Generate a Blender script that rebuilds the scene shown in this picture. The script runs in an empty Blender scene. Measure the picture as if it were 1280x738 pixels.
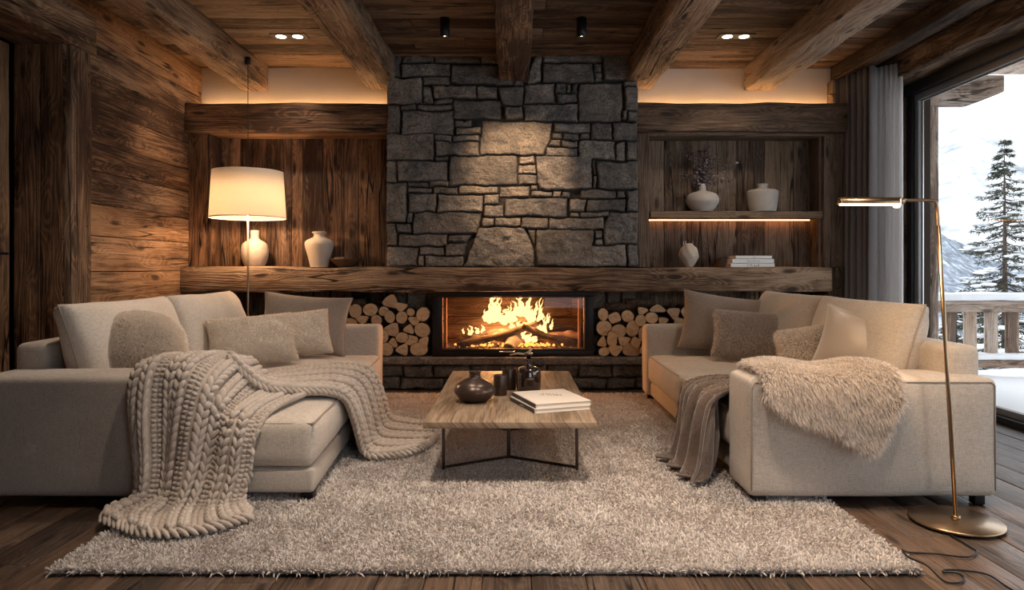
import bpy, bmesh, math, random
import numpy as np
from mathutils import Vector, Matrix, Euler
random.seed(7)
S = bpy.context.scene
COL = S.collection
R = math.radians
# ------------------------------------------------------------ camera, world, exposure
HOR = 335.0; FPX = 860.0; CAMZ = 1.15
cd = bpy.data.cameras.new('camera'); cam = bpy.data.objects.new('camera', cd); COL.objects.link(cam)
cam.location = (0, 0, CAMZ); cam.rotation_euler = (R(90), 0, 0)
cd.sensor_width = 36; cd.lens = FPX / 1280 * 36
cd.shift_y = -(369 - HOR) / 1280; cd.clip_start = .05; cd.clip_end = 2000
S.camera = cam
S.view_settings.view_transform = 'Standard'; S.view_settings.look = 'None'
S.view_settings.gamma = 1; S.view_settings.use_curve_mapping = False
S.view_settings.exposure = 0.42
S.cycles.use_denoising = True
S.cycles.max_bounces = 9; S.cycles.diffuse_bounces = 5; S.cycles.glossy_bounces = 3
S.cycles.transparent_max_bounces = 10; S.cycles.transmission_bounces = 5
S.cycles.sample_clamp_indirect = 6; S.cycles.caustics_reflective = False; S.cycles.caustics_refractive = False
w = bpy.data.worlds.new('overcast_sky'); S.world = w; w.use_nodes = True
wn = w.node_tree; wn.nodes['Background'].inputs[0].default_value = (.90, .95, 1, 1)
wn.nodes['Background'].inputs[1].default_value = 1.9
WARM = (1, .60, .30); WARM2 = (1, .68, .42)

# large area lights / sun: none, the sky through the glass wall and an added rear window does it; room lamps sit with their fixtures

# ------------------------------------------------------------ helpers
def P(px, py, Y):
    return ((px - 640) * Y / FPX, Y, CAMZ - (py - HOR) * Y / FPX)
def _h(ix, iy, iz, seed):
    n = (ix * 73856093) ^ (iy * 19349663) ^ (iz * 83492791) ^ (seed * 2654435761 & 0x7fffffff)
    n = (n ^ (n >> 13)) * 1274126177 & 0x7fffffff
    n = (n ^ (n >> 16)) & 0xffff
    return n / 32767.5 - 1
def vn(p, seed=0):
    p = np.asarray(p, float); i = np.floor(p).astype(np.int64); f = p - i; f = f * f * (3 - 2 * f)
    r = 0
    for dx in (0, 1):
        wx = f[:, 0] if dx else 1 - f[:, 0]
        for dy in (0, 1):
            wy = f[:, 1] if dy else 1 - f[:, 1]
            for dz in (0, 1):
                wz = f[:, 2] if dz else 1 - f[:, 2]
                r = r + wx * wy * wz * _h(i[:, 0] + dx, i[:, 1] + dy, i[:, 2] + dz, seed)
    return r
def fbm(p, seed=0, o=3):
    p = np.asarray(p, float); r = 0; a = 1
    for k in range(o):
        r = r + a * vn(p * 2 ** k, seed + k); a *= .5
    return r

def props(o, label=None, cat=None, group=None, kind=None):
    for k, v in (('label', label), ('category', cat), ('group', group), ('kind', kind)):
        if v: o[k] = v
    return o
def empty(name, loc=(0, 0, 0), label=None, cat=None, group=None, kind=None, rz=0):
    o = bpy.data.objects.new(name, None); COL.objects.link(o); o.location = loc; o.rotation_euler = (0, 0, rz)
    o.empty_display_size = .1
    return props(o, label, cat, group, kind)
def mk(name, V, F, mat, parent=None, smooth=True, attrs=None, loc=None, mi=None):
    """V (N,3), F (M,4) int array or list of lists"""
    V = np.asarray(V, np.float32)
    me = bpy.data.meshes.new(name)
    if isinstance(F, np.ndarray):
        me.vertices.add(len(V)); me.vertices.foreach_set('co', V.ravel())
        k = F.shape[1]; me.loops.add(F.size); me.loops.foreach_set('vertex_index', F.astype(np.int32).ravel())
        me.polygons.add(len(F)); me.polygons.foreach_set('loop_start', np.arange(0, F.size, k, dtype=np.int32))
        me.polygons.foreach_set('loop_total', np.full(len(F), k, np.int32))
        me.update(calc_edges=True)
    else:
        me.from_pydata(V.tolist(), [], F)
    me.polygons.foreach_set('use_smooth', np.full(len(me.polygons), bool(smooth)))
    for m in (mat if isinstance(mat, (list, tuple)) else [mat]): me.materials.append(m)
    if mi is not None: me.polygons.foreach_set('material_index', np.asarray(mi, np.int32))
    for k, a in (attrs or {}).items():
        a = np.asarray(a, np.float32)
        if a.ndim == 2: me.attributes.new(k, 'FLOAT_VECTOR', 'POINT').data.foreach_set('vector', a.ravel())
        else: me.attributes.new(k, 'FLOAT', 'POINT').data.foreach_set('value', a)
    me.update()
    o = bpy.data.objects.new(name, me); COL.objects.link(o)
    if parent: o.parent = parent
    if loc is not None: o.location = loc
    return o
class G:
    """collects pieces (V, F, wuv) for one mesh"""
    def __init__(s): s.V = []; s.F = []; s.A = []; s.n = 0
    def add(s, V, F, A=None):
        V = np.asarray(V, float); s.V.append(V); s.F.append(np.asarray(F) + s.n); s.n += len(V)
        s.A.append(np.zeros((len(V), 3)) if A is None else A); return s
    def out(s, name, mat, parent=None, smooth=True, **k):
        at = {'wuv': np.vstack(s.A)}; at.update(k.pop('attrs', {}))
        return mk(name, np.vstack(s.V), np.vstack(s.F), mat, parent, smooth, attrs=at, **k)
def ticks(a, r, n, k=3):
    if a <= r * 1.001: r = a * .999
    arc = [a - r + r * math.sin(t) for t in np.linspace(0, math.pi / 2, k + 1)]
    inner = list(np.linspace(-(a - r), a - r, n + 1))
    return np.array(sorted(set([-x for x in arc[1:]] + inner + arc[1:])))
def rbox(c, s, r=.01, n=(1, 1, 1), k=2, crown=(0, 0, 0), noise=0, nsc=3, seed=0):
    """rounded box: centre, full size, radius, subdivisions, crown bulge, displacement -> V, F"""
    a = np.array(s, float) / 2; r = min(r, a.min() * .98)
    T = [ticks(a[i], r, n[i], k) for i in range(3)]
    idx = {}; V = []; F = []
    def vid(p):
        q = (round(p[0], 6), round(p[1], 6), round(p[2], 6))
        if q not in idx: idx[q] = len(V); V.append(p)
        return idx[q]
    for ax in range(3):
        u, v = (ax + 1) % 3, (ax + 2) % 3
        for sg in (-1, 1):
            ids = [[0] * len(T[v]) for _ in T[u]]
            for i, x in enumerate(T[u]):
                for j, y in enumerate(T[v]):
                    p = [0, 0, 0]; p[ax] = sg * a[ax]; p[u] = x; p[v] = y; ids[i][j] = vid(p)
            for i in range(len(T[u]) - 1):
                for j in range(len(T[v]) - 1):
                    q = [ids[i][j], ids[i + 1][j], ids[i + 1][j + 1], ids[i][j + 1]]
                    F.append(q if sg > 0 else q[::-1])
    V = np.array(V, float)
    inn = np.clip(V, -(a - r), a - r); d = V - inn; L = np.linalg.norm(d, axis=1, keepdims=True); L[L == 0] = 1
    V = inn + d / L * r
    q = np.clip(V / a, -1, 1)
    for ax in range(3):
        if crown[ax]:
            u, v = (ax + 1) % 3, (ax + 2) % 3
            V[:, ax] += crown[ax] * q[:, ax] * (1 - q[:, u] ** 2) * (1 - q[:, v] ** 2)
    if noise:
        nn = d / L; dn = fbm((V + np.array(c)) * nsc, seed, 3) * noise
        V += np.where(np.abs(nn).sum(1, keepdims=True) > 0, nn, q) * dn[:, None]
    return V + np.array(c), np.array(F)
def wuv(V, ax, rnd=None, off=None):
    """wood coordinates: metres along the grain, metres across, random per board"""
    rnd = random.random() if rnd is None else rnd
    o = random.random() * 40 if off is None else off
    u, v = [(1, 2), (0, 2), (0, 1)][ax]
    return np.stack([V[:, ax] + o, V[:, u] + V[:, v] * .97 + o * .37, np.full(len(V), rnd)], 1)
def beam(x0, x1, y0, y1, z0, z1, ax, r=.012, noise=.006, div=.12, rnd=None, seed=None):
    s = (x1 - x0, y1 - y0, z1 - z0); n = [2, 2, 2]; n[ax] = max(2, int(s[ax] / div))
    V, F = rbox(((x0 + x1) / 2, (y0 + y1) / 2, (z0 + z1) / 2), s, r, n, 2, noise=noise, nsc=2.5, seed=seed or random.randint(0, 99))
    return V, F, wuv(V, ax, rnd)
def planks(g, ax, across, lo, hi, a0, a1, n0, n1, wmin, wmax, gap=.004, r=.004, joints=True, rough=.0015):
    """boards running along ax between lo..hi, laid side by side over a0..a1 in axis `across`; thickness n0..n1 on the third axis"""
    th = 3 - ax - across; p = a0
    while p < a1 - 1e-4:
        wd = random.uniform(wmin, wmax); q = min(p + wd, a1)
        if a1 - q < wmin * .5: q = a1
        cuts = [lo, hi]
        if joints and hi - lo > 2.6:
            cuts = [lo, lo + random.uniform(.3, .7) * (hi - lo), hi]
        for c0, c1 in zip(cuts[:-1], cuts[1:]):
            b = [None] * 3; b[ax] = (c0 + .0015, c1 - .0015); b[across] = (p + gap / 2, q - gap / 2)
            dd = random.uniform(0, .004); b[th] = (n0, n1)
            b[th] = (n0 + dd, n1 + dd)
            V, F, A = beam(*b[0], *b[1], *b[2], ax, r=r, noise=rough, div=.4)
            g.add(V, F, A)
        p = q
def tube(pts, rad, n=10, cap=True, rads=None):
    pts = [Vector(p) for p in pts]; V = []; F = []; m = len(pts)
    t0 = (pts[1] - pts[0]).normalized(); up = Vector((0, 0, 1)) if abs(t0.z) < .9 else Vector((1, 0, 0))
    a = t0.cross(up).normalized()
    for i, p in enumerate(pts):
        t = (pts[min(i + 1, m - 1)] - pts[max(i - 1, 0)]).normalized()
        a = (a - t * a.dot(t)).normalized(); b = t.cross(a); rr = rads[i] if rads is not None else rad
        for k in range(n):
            w_ = 2 * math.pi * k / n; V.append(p + (a * math.cos(w_) + b * math.sin(w_)) * rr)
    for i in range(m - 1):
        for k in range(n):
            F.append([i * n + k, i * n + (k + 1) % n, (i + 1) * n + (k + 1) % n, (i + 1) * n + k])
    if cap:
        for base, c in ((0, pts[0]), ((m - 1) * n, pts[-1])):
            ci = len(V); V.append(c)
            for k in range(0, n, 2):
                q = [ci, base + (k + 2) % n, base + (k + 1) % n, base + k]
                F.append(q if base == 0 else q[::-1])
    return np.array([tuple(v) for v in V]), np.array(F)
def catmull(pts, per=8):
    pts = [np.array(p, float) for p in pts]; P4 = [2 * pts[0] - pts[1]] + pts + [2 * pts[-1] - pts[-2]]; out = []
    for i in range(len(pts) - 1):
        a, b, c, d = P4[i:i + 4]
        for t in np.linspace(0, 1, per, endpoint=False):
            out.append(.5 * (2 * b + (c - a) * t + (2 * a - 5 * b + 4 * c - d) * t * t + (3 * b - a - 3 * c + d) * t ** 3))
    return out + [pts[-1]]
def lathe(prof, n=32, c=(0, 0, 0)):
    """prof list of (r,z) -> V,F (open profile, poles allowed with tiny r)"""
    V = []; F = []; m = len(prof)
    for r_, z in prof:
        for k in range(n):
            w_ = 2 * math.pi * k / n; V.append((c[0] + r_ * math.cos(w_), c[1] + r_ * math.sin(w_), c[2] + z))
    for i in range(m - 1):
        for k in range(n):
            F.append([i * n + k, i * n + (k + 1) % n, (i + 1) * n + (k + 1) % n, (i + 1) * n + k])
    return np.array(V), np.array(F)
def smoothprof(pts, per=6):
    return [(max(p[0], .0004), p[1]) for p in catmull([(a, b, 0) for a, b in pts], per)]
def grid_surf(C, nu, nv):
    """C[row][col] control points -> (nv+1)*(nu+1) smooth points, faces"""
    rows = []
    C = [[np.array(p, float) for p in r_] for r_ in C]
    def samp(line, n):
        m = len(line) - 1; L = [2 * line[0] - line[1]] + line + [2 * line[-1] - line[-2]]; out = []
        for x in np.linspace(0, m, n + 1):
            i = min(int(x), m - 1); t = x - i; a, b, c, d = L[i:i + 4]
            out.append(.5 * (2 * b + (c - a) * t + (2 * a - 5 * b + 4 * c - d) * t * t + (3 * b - a - 3 * c + d) * t ** 3))
        return out
    R1 = [samp(r_, nu) for r_ in C]
    cols = [samp([R1[j][i] for j in range(len(R1))], nv) for i in range(nu + 1)]
    V = np.array([[cols[i][j] for i in range(nu + 1)] for j in range(nv + 1)])
    F = gfaces(nu, nv)
    return V, F
def gfaces(nu, nv):
    i, j = np.meshgrid(np.arange(nu), np.arange(nv)); b = (j * (nu + 1) + i).ravel()
    return np.stack([b, b + 1, b + nu + 2, b + nu + 1], 1)
def solid(V, F, th):
    """thicken an open sheet grid V(rows,cols,3)"""
    nv, nu = V.shape[0] - 1, V.shape[1] - 1
    du = np.gradient(V, axis=1); dv = np.gradient(V, axis=0); N = np.cross(du, dv); N /= np.linalg.norm(N, axis=2, keepdims=True) + 1e-9
    A = (V + N * th / 2).reshape(-1, 3); B = (V - N * th / 2).reshape(-1, 3); m = len(A)
    Fs = [F, F[:, ::-1] + m]
    def strip(ids, flip):
        ids = np.array(ids); q = np.stack([ids[:-1], ids[1:], ids[1:] + m, ids[:-1] + m], 1)
        Fs.append(q[:, ::-1] if not flip else q)
    w_ = nu + 1
    strip(np.arange(w_), False); strip(np.arange(w_) + nv * w_, True)
    strip(np.arange(nv + 1) * w_, True); strip(np.arange(nv + 1) * w_ + nu, False)
    return np.vstack([A, B]), np.vstack(Fs)
def sample_faces(V, F, n, rng):
    a, b, c, d = V[F[:, 0]], V[F[:, 1]], V[F[:, 2]], V[F[:, 3]]
    nr = np.cross(c - a, d - b); ar = np.linalg.norm(nr, axis=1) / 2; nr = nr / (2 * ar[:, None] + 1e-12)
    i = rng.choice(len(F), n, p=ar / ar.sum()); s = rng.random((n, 1)); t = rng.random((n, 1))
    p = a[i] * (1 - s) * (1 - t) + b[i] * s * (1 - t) + c[i] * s * t + d[i] * (1 - s) * t
    return p, nr[i]
def strands(name, p, nrm, ln, wd, mat, parent=None, lean=(0, 0, 0), spread=.5, droop=.3, seed=0, tint=None, clump=0):
    rng = np.random.default_rng(seed); n = len(p); ln = np.broadcast_to(ln, (n,)) * rng.uniform(.65, 1.15, n)
    d = nrm + rng.normal(0, spread, (n, 3)) + np.array(lean)
    if clump: d = d + clump * np.stack([vn(p * 22, 5), vn(p * 22, 6), vn(p * 22, 7)], 1)
    d /= np.linalg.norm(d, axis=1, keepdims=True)
    side = np.cross(d, rng.normal(0, 1, (n, 3))); side /= np.linalg.norm(side, axis=1, keepdims=True) + 1e-9
    wv = wd * rng.uniform(.7, 1.3, n)
    L = ln[:, None]; dr = np.array([[0, 0, -droop]])
    p0 = p - nrm * .002; p1 = p + d * L * .55 + dr * L * .12; p2 = p + d * L * .95 + dr * L * .55
    W = wv[:, None] / 2
    V = np.stack([p0 - side * W, p0 + side * W, p1 - side * W * .9, p1 + side * W * .9, p2 - side * W * .15, p2 + side * W * .15], 1).reshape(-1, 3)
    b = np.arange(n) * 6
    F = np.concatenate([np.stack([b, b + 1, b + 3, b + 2], 1), np.stack([b + 2, b + 3, b + 5, b + 4], 1)])
    tt = rng.random(n) if tint is None else tint
    return mk(name, V, F, mat, parent, True, attrs={'tint': np.repeat(tt, 6), 'tip': np.tile([0, 0, .55, .55, 1, 1], n)})

# ------------------------------------------------------------ materials
class M_:
    def __init__(s, name):
        s.m = bpy.data.materials.new(name); s.m.use_nodes = True; s.t = s.m.node_tree; s.t.nodes.clear()
        s.o = s.t.nodes.new('ShaderNodeOutputMaterial')
    def n(s, ty, ins=None, **pr):
        nd = s.t.nodes.new('ShaderNode' + ty)
        for k, v in pr.items(): setattr(nd, k, v)
        for k, v in (ins or {}).items():
            sk = nd.inputs[k]
            if isinstance(v, bpy.types.NodeSocket): s.t.links.new(v, sk)
            else: sk.default_value = (*v, 1) if (sk.type == 'RGBA' and len(v) == 3) else v
        return nd
    def mt(s, op, a, b=0, c=None):
        d = {0: a, 1: b}
        if c is not None: d[2] = c
        return s.n('Math', d, operation=op).outputs[0]
    def mix(s, f, a, b, blend='MIX'):
        return s.n('Mix', {0: f, 6: a, 7: b}, data_type='RGBA', blend_type=blend).outputs[2]
    def ramp(s, f, stops):
        r_ = s.n('ValToRGB', {0: f}); e = r_.color_ramp.elements
        while len(e) < len(stops): e.new(.5)
        for el, (p, c) in zip(e, stops): el.position = p; el.color = (*c, 1) if not isinstance(c, (int, float)) else (c, c, c, 1)
        return r_.outputs[0]
    def noise(s, v, sc, det=3, rough=.5, dist=0):
        return s.n('TexNoise', {'Vector': v, 'Scale': sc, 'Detail': det, 'Roughness': rough, 'Distortion': dist}).outputs[0]
    def bump(s, h, st=.5, d=.01):
        return s.n('Bump', {'Height': h, 'Strength': st, 'Distance': d}).outputs[0]
    def bsdf(s, **k):
        k = {{'col': 'Base Color', 'rough': 'Roughness', 'metal': 'Metallic', 'nor': 'Normal', 'sheen': 'Sheen Weight', 'trans': 'Transmission Weight',
              'ior': 'IOR', 'spec': 'Specular IOR Level', 'coat': 'Coat Weight', 'emit': 'Emission Color', 'es': 'Emission Strength', 'sss': 'Subsurface Weight', 'aniso': 'Anisotropic', 'sr': 'Sheen Roughness'}[a]: b for a, b in k.items()}
        b = s.n('BsdfPrincipled', k); s.t.links.new(b.outputs[0], s.o.inputs[0]); return b
    def out(s, sh): s.t.links.new(sh, s.o.inputs[0]); return s.m
    def obj(s): return s.n('TexCoord').outputs['Object']
    def attr(s, n_, vec=False): return s.n('Attribute', attribute_name=n_).outputs['Vector' if vec else 'Fac']
    def vscale(s, v, sc): return s.n('VectorMath', {0: v, 1: sc}, operation='MULTIPLY').outputs[0]

def wood(name, dark, mid, light, rough=.7, bump=.5, contrast=1.0, fine=90, cracks=True, knots=True, spec=.3):
    m = M_(name); a = m.attr('wuv', True)
    sep = m.n('SeparateXYZ', {0: a}); u, v, w_ = sep.outputs
    seedw = m.mt('MULTIPLY', w_, 31.7)
    def vec(su, sv): return m.n('CombineXYZ', {0: m.mt('MULTIPLY', u, su), 1: m.mt('MULTIPLY', v, sv), 2: seedw}).outputs[0]
    # knots warp the field
    def vec2(su, sv): return m.n('CombineXYZ', {0: m.mt('ADD', m.mt('MULTIPLY', u, su), seedw), 1: m.mt('MULTIPLY', v, sv), 2: 0.0}).outputs[0]
    vor = m.n('TexVoronoi', {'Vector': vec2(1.7, 6.0), 'Scale': 1.0, 'Randomness': 1.0}, voronoi_dimensions='2D'); kd = vor.outputs['Distance']
    knot = m.n('MapRange', {0: kd, 1: .06, 2: .14, 3: 1, 4: 0}).outputs[0]
    halo = m.n('MapRange', {0: kd, 1: .05, 2: .45, 3: 1, 4: 0}, interpolation_type='SMOOTHSTEP').outputs[0]
    fld = m.mt('ADD', m.mt('MULTIPLY', m.noise(vec(.32, 3.0), 1, 3, .5), 22), m.mt('MULTIPLY', v, 30))
    fld = m.mt('ADD', fld, m.mt('MULTIPLY', halo, 3.2 if knots else 0))
    rings = m.mt('MULTIPLY_ADD', m.mt('SINE', m.mt('MULTIPLY', fld, 5.5)), .5, .5)
    rings = m.mt('POWER', rings, 1.6)
    fib = m.noise(vec(3.0, fine), 1, 4, .62)
    big = m.noise(vec(.9, 5), 1, 5, .6)
    blot = m.noise(vec(2.2, 9), 1, 6, .7)
    g = m.mt('ADD', m.mt('MULTIPLY', rings, .15 * contrast), m.mt('MULTIPLY', fib, .82))
    g = m.mt('ADD', g, m.mt('MULTIPLY', m.mt('SUBTRACT', big, .5), 1.1 * contrast))
    g = m.mt('ADD', g, m.mt('MULTIPLY', m.mt('SUBTRACT', w_, .5), .38 * contrast))
    g = m.mt('ADD', g, m.mt('MULTIPLY', m.mt('SUBTRACT', blot, .5), .9 * contrast))
    c = m.ramp(g, [(.26, dark), (.50, mid), (.76, light)])
    # grey weathering on some boards
    gr = m.ramp(g, [(.26, tuple(x * .9 for x in dark)), (.50, tuple(sum(mid) / 3 * k for k in (1.05, .96, .88))), (.76, tuple(sum(light) / 3 * k for k in (1.04, .97, .9)))])
    c = m.mix(m.n('MapRange', {0: m.mt('FRACT', m.mt('MULTIPLY', w_, 7.3)), 1: .4, 2: .95, 3: .0, 4: .38}).outputs[0], c, gr)
    h = m.mt('ADD', m.mt('MULTIPLY', rings, .35), m.mt('MULTIPLY', fib, .9)); h = m.mt('ADD', h, blot)
    if cracks:
        cn = m.noise(vec(.5, 11), 1, 2, .4)
        cr = m.n('MapRange', {0: m.mt('ABSOLUTE', m.mt('SUBTRACT', cn, .5)), 1: .006, 2: .016, 3: 1, 4: 0}).outputs[0]
        gate = m.n('MapRange', {0: m.noise(vec(.8, 2), 1, 2), 1: .5, 2: .56, 3: 0, 4: 1}).outputs[0]
        cr = m.mt('MULTIPLY', cr, gate)
        c = m.mix(cr, c, tuple(x * .25 for x in dark)); h = m.mt('SUBTRACT', h, m.mt('MULTIPLY', cr, 2.5))
    if knots:
        gk = m.n('MapRange', {0: m.n('SeparateColor', {0: vor.outputs['Color']}).outputs[0], 1: .36, 2: .40, 3: 0, 4: 1}).outputs[0]
        kk = m.mt('MULTIPLY', knot, gk)
        c = m.mix(m.mt('MULTIPLY', kk, .85), c, tuple(x * .45 for x in dark)); h = m.mt('SUBTRACT', h, m.mt('MULTIPLY', kk, .8))
        # worm holes
        v2 = m.n('TexVoronoi', {'Vector': vec2(14, 26), 'Scale': 1.0}, voronoi_dimensions='2D'); k2 = m.n('MapRange', {0: v2.outputs['Distance'], 1: .06, 2: .12, 3: 1, 4: 0}).outputs[0]
        g2 = m.n('MapRange', {0: m.n('SeparateColor', {0: v2.outputs['Color']}).outputs[0], 1: .8, 2: .84, 3: 0, 4: 1}).outputs[0]
        k2 = m.mt('MULTIPLY', k2, g2); c = m.mix(m.mt('MULTIPLY', k2, .8), c, tuple(x * .4 for x in dark)); h = m.mt('SUBTRACT', h, k2)
    m.bsdf(col=c, rough=m.n('MapRange', {0: g, 3: rough + .1, 4: rough - .08}).outputs[0], nor=m.bump(h, bump, .009), spec=spec)
    return m.m
def plain(name, col, rough=.5, metal=0, nb=0, nsc=30, var=0, **k):
    m = M_(name); o = m.obj(); c = col
    if var:
        c = m.mix(m.noise(o, nsc * .3, 4), tuple(x * (1 - var) for x in col), tuple(min(1, x * (1 + var)) for x in col))
    kw = dict(col=c, rough=rough, metal=metal, **k)
    if nb: kw['nor'] = m.bump(m.noise(o, nsc, 4), nb, .004)
    m.bsdf(**kw); return m.m
def linen(name, col, sc=300, rough=.92, bump=.35, var=.15, sheen=.25):
    m = M_(name); o = m.obj()
    geo = m.n('NewGeometry').outputs['Normal']
    a = m.noise(m.vscale(o, (sc * .14, sc * .14, sc)), 1, 2, .6); b = m.noise(m.vscale(o, (sc, sc, sc * .12)), 1, 2, .6)
    t = m.mt('ADD', m.mt('MULTIPLY', a, .5), m.mt('MULTIPLY', b, .5))
    big = m.noise(o, 5, 4, .6)
    t2 = m.mt('ADD', t, m.mt('MULTIPLY', m.mt('SUBTRACT', big, .5), .25))
    c = m.ramp(t2, [(.36, tuple(x * (1 - var * 1.6) for x in col)), (.52, col), (.66, tuple(min(1, x * (1 + var)) for x in col))])
    m.bsdf(col=c, rough=rough, sheen=sheen, nor=m.bump(m.mt('ADD', t, m.mt('MULTIPLY', m.noise(o, 14, 3), .8)), bump, .004), spec=.2); return m.m
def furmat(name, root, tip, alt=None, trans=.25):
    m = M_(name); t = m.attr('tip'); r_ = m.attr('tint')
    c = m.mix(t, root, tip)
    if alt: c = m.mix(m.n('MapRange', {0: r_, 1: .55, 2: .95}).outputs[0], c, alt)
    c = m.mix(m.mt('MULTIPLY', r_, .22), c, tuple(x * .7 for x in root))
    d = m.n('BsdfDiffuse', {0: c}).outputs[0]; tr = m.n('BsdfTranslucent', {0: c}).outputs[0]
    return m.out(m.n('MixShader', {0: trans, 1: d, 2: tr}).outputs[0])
def stonemat(name, dark=(.06, .06, .064), a=(.30, .297, .31), b=(.43, .365, .29)):
    m = M_(name); q = m.attr('wuv', True); sep = m.n('SeparateXYZ', {0: q}); rnd, mort, r2 = sep.outputs
    o = m.obj(); ov = m.n('VectorMath', {0: o, 1: m.n('CombineXYZ', {0: m.mt('MULTIPLY', rnd, 19)}).outputs[0]}, operation='ADD').outputs[0]
    n1 = m.noise(ov, 7, 8, .68, .3); n2 = m.noise(ov, 70, 6, .75); n3 = m.noise(m.vscale(ov, (6, 6, 30)), 1, 6, .7, .8)
    base = m.mix(rnd, a, b)
    lite = m.mix(.5, base, tuple(min(1, x * 1.9) for x in b))
    c = m.mix(m.n('MapRange', {0: n1, 1: .36, 2: .66}).outputs[0], m.mix(.55, base, dark), lite)
    c = m.mix(m.n('MapRange', {0: n2, 1: .38, 2: .62}).outputs[0], m.mix(.75, c, dark), c)
    c = m.mix(m.mt('MULTIPLY', r2, .55), c, dark)
    c = m.mix(m.n('MapRange', {0: n3, 1: .62, 2: .72, 3: 0, 4: .5}).outputs[0], c, (.40, .36, .30))
    c = m.mix(mort, c, m.mix(n2, (.03, .028, .026), (.065, .058, .052)))
    h = m.mt('ADD', m.mt('MULTIPLY', n1, 1.6), m.mt('ADD', m.mt('MULTIPLY', n3, .7), m.mt('MULTIPLY', n2, .45)))
    m.bsdf(col=c, rough=.82, nor=m.bump(h, 1.0, .034), spec=.3); return m.m
MW_BACK = wood('old_panel_wood', (.045, .022, .012), (.165, .085, .043), (.30, .165, .085))
MW_LEFT = wood('old_wall_wood', (.06, .03, .016), (.22, .118, .06), (.40, .235, .125))
MW_BEAM = wood('hewn_beam_wood', (.06, .034, .02), (.21, .13, .078), (.38, .26, .17), bump=.7)
MW_CEIL = wood('ceiling_wood', (.045, .026, .015), (.15, .088, .05), (.26, .165, .1))
MW_RIGHT = wood('right_panel_wood', (.06, .036, .022), (.165, .104, .064), (.27, .18, .115), contrast=.7)
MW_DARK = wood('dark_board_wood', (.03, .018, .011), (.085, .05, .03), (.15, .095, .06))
MW_FLOOR = wood('floor_wood', (.04, .024, .016), (.105, .064, .042), (.17, .11, .075), rough=.42, bump=.22, contrast=.7, spec=.5)
MW_OUT = wood('weathered_wood', (.14, .095, .07), (.35, .24, .17), (.52, .40, .31))
MW_TABLE = wood('oak_table_wood', (.13, .085, .05), (.30, .205, .13), (.43, .31, .205), rough=.5, bump=.25, contrast=.8, fine=140, cracks=False, knots=False)
M_STONE = stonemat('rubble_stone'); M_STONE2 = stonemat('hearth_stone', a=(.26, .25, .245), b=(.36, .31, .25))
M_SOFA = linen('beige_linen', (.51, .445, .385)); M_SOFA2 = linen('beige_linen_light', (.58, .505, .43))
M_GREYP = linen('taupe_linen', (.27, .215, .175), sc=300)
M_PIPE = plain('seam_piping', (.36, .30, .25), .9)
M_BLACK = plain('black_metal', (.018, .018, .02), .45, .6); M_FRAME = plain('anthracite_frame', (.035, .036, .038), .4, .3)
M_BRASS = plain('brushed_brass', (.36, .25, .155), .30, 1, nb=.05, nsc=200); M_BRONZE = plain('bronze_legs', (.10, .075, .06), .4, .8)
M_CERAM = plain('cream_ceramic', (.50, .43, .35), .75, nb=.35, nsc=45, var=.12)
M_CERAMG = plain('grey_ceramic', (.44, .39, .35), .75, nb=.4, nsc=45, var=.15)
M_PLASTER = plain('lime_plaster', (.68, .60, .52), .95, nb=.3, nsc=18, var=.06)
M_SNOW = plain('snow', (.88, .90, .93), .8, nb=.6, nsc=6)
M_WHITE = plain('book_paper', (.80, .76, .70), .7); M_INK = plain('ink', (.03, .03, .035), .6)
def emis(name, col, st):
    m = M_(name); return m.out(m.n('Emission', {0: col, 1: st}).outputs[0])
def glassmat(name, tint=(.97, .98, .98), ior=1.45, k=1.0):
    m = M_(name); f = m.mt('MULTIPLY', m.mt('MULTIPLY_ADD', m.mt('POWER', m.n('LayerWeight', {'Blend': .5}).outputs['Facing'], 5.0), .92, .03), k)
    return m.out(m.n('MixShader', {0: f, 1: m.n('BsdfTransparent', {0: tint}).outputs[0], 2: m.n('BsdfGlossy', {0: (1, 1, 1), 'Roughness': .01}).outputs[0]}).outputs[0])
M_GLASS = glassmat('window_glass'); M_FGLASS = glassmat('stove_glass', (.9, .88, .86), 1.5, .8)

# ============================================================ ROOM SHELL
XL, XR, ZC = -3.04, 3.49, 3.10
YP = 6.62           # plaster face
def struct(o): o['kind'] = 'structure'; return o
# floor: boards along Y
g = G(); x = -3.6
planks(g, 1, 0, -1.2, 6.9, -3.62, 3.9, -.03, -.006, .17, .215, gap=.0025, r=.003, rough=.0006)
struct(g.out('floor', MW_FLOOR))
# ceiling boards along X
g = G(); planks(g, 0, 1, -3.4, 3.14, -1.2, 6.9, ZC, ZC + .03, .13, .24, gap=.004, rough=.001)
struct(g.out('ceiling', MW_CEIL))
V, F = rbox((0, 2.8, ZC + .12), (7.8, 8.6, .12), .01); struct(mk('ceiling_slab', V, F, MW_DARK, smooth=False))
for nm, c_, s_ in (('floor_slab', (.15, 2.8, -.08), (7.9, 8.4, .1)), ('wall_back_core', (.1, 7.02, 1.55), (7.6, .12, 3.3)), ('wall_left_outer', (-3.7, 2.8, 1.55), (.1, 8.4, 3.3)), ('wall_rear_core', (-1.6, -1.32, 1.55), (4.3, .1, 3.3)), ('wall_rear_core_east', (3.2, -1.32, 1.55), (1.2, .1, 3.3)), ('wall_rear_sill', (0, -1.32, .1), (7.8, .1, .3)), ('wall_rear_lintel', (0, -1.32, 2.95), (7.8, .1, .4)), ('wall_right_core', (3.82, 6.72, 1.4), (.12, .7, 3.3)), ('wall_right_header', (3.78, 3.0, 2.98), (.1, 7.6, .30))):
    V, F = rbox(c_, s_, .01, k=1); struct(mk(nm, V, F, MW_DARK, smooth=False))
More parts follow.
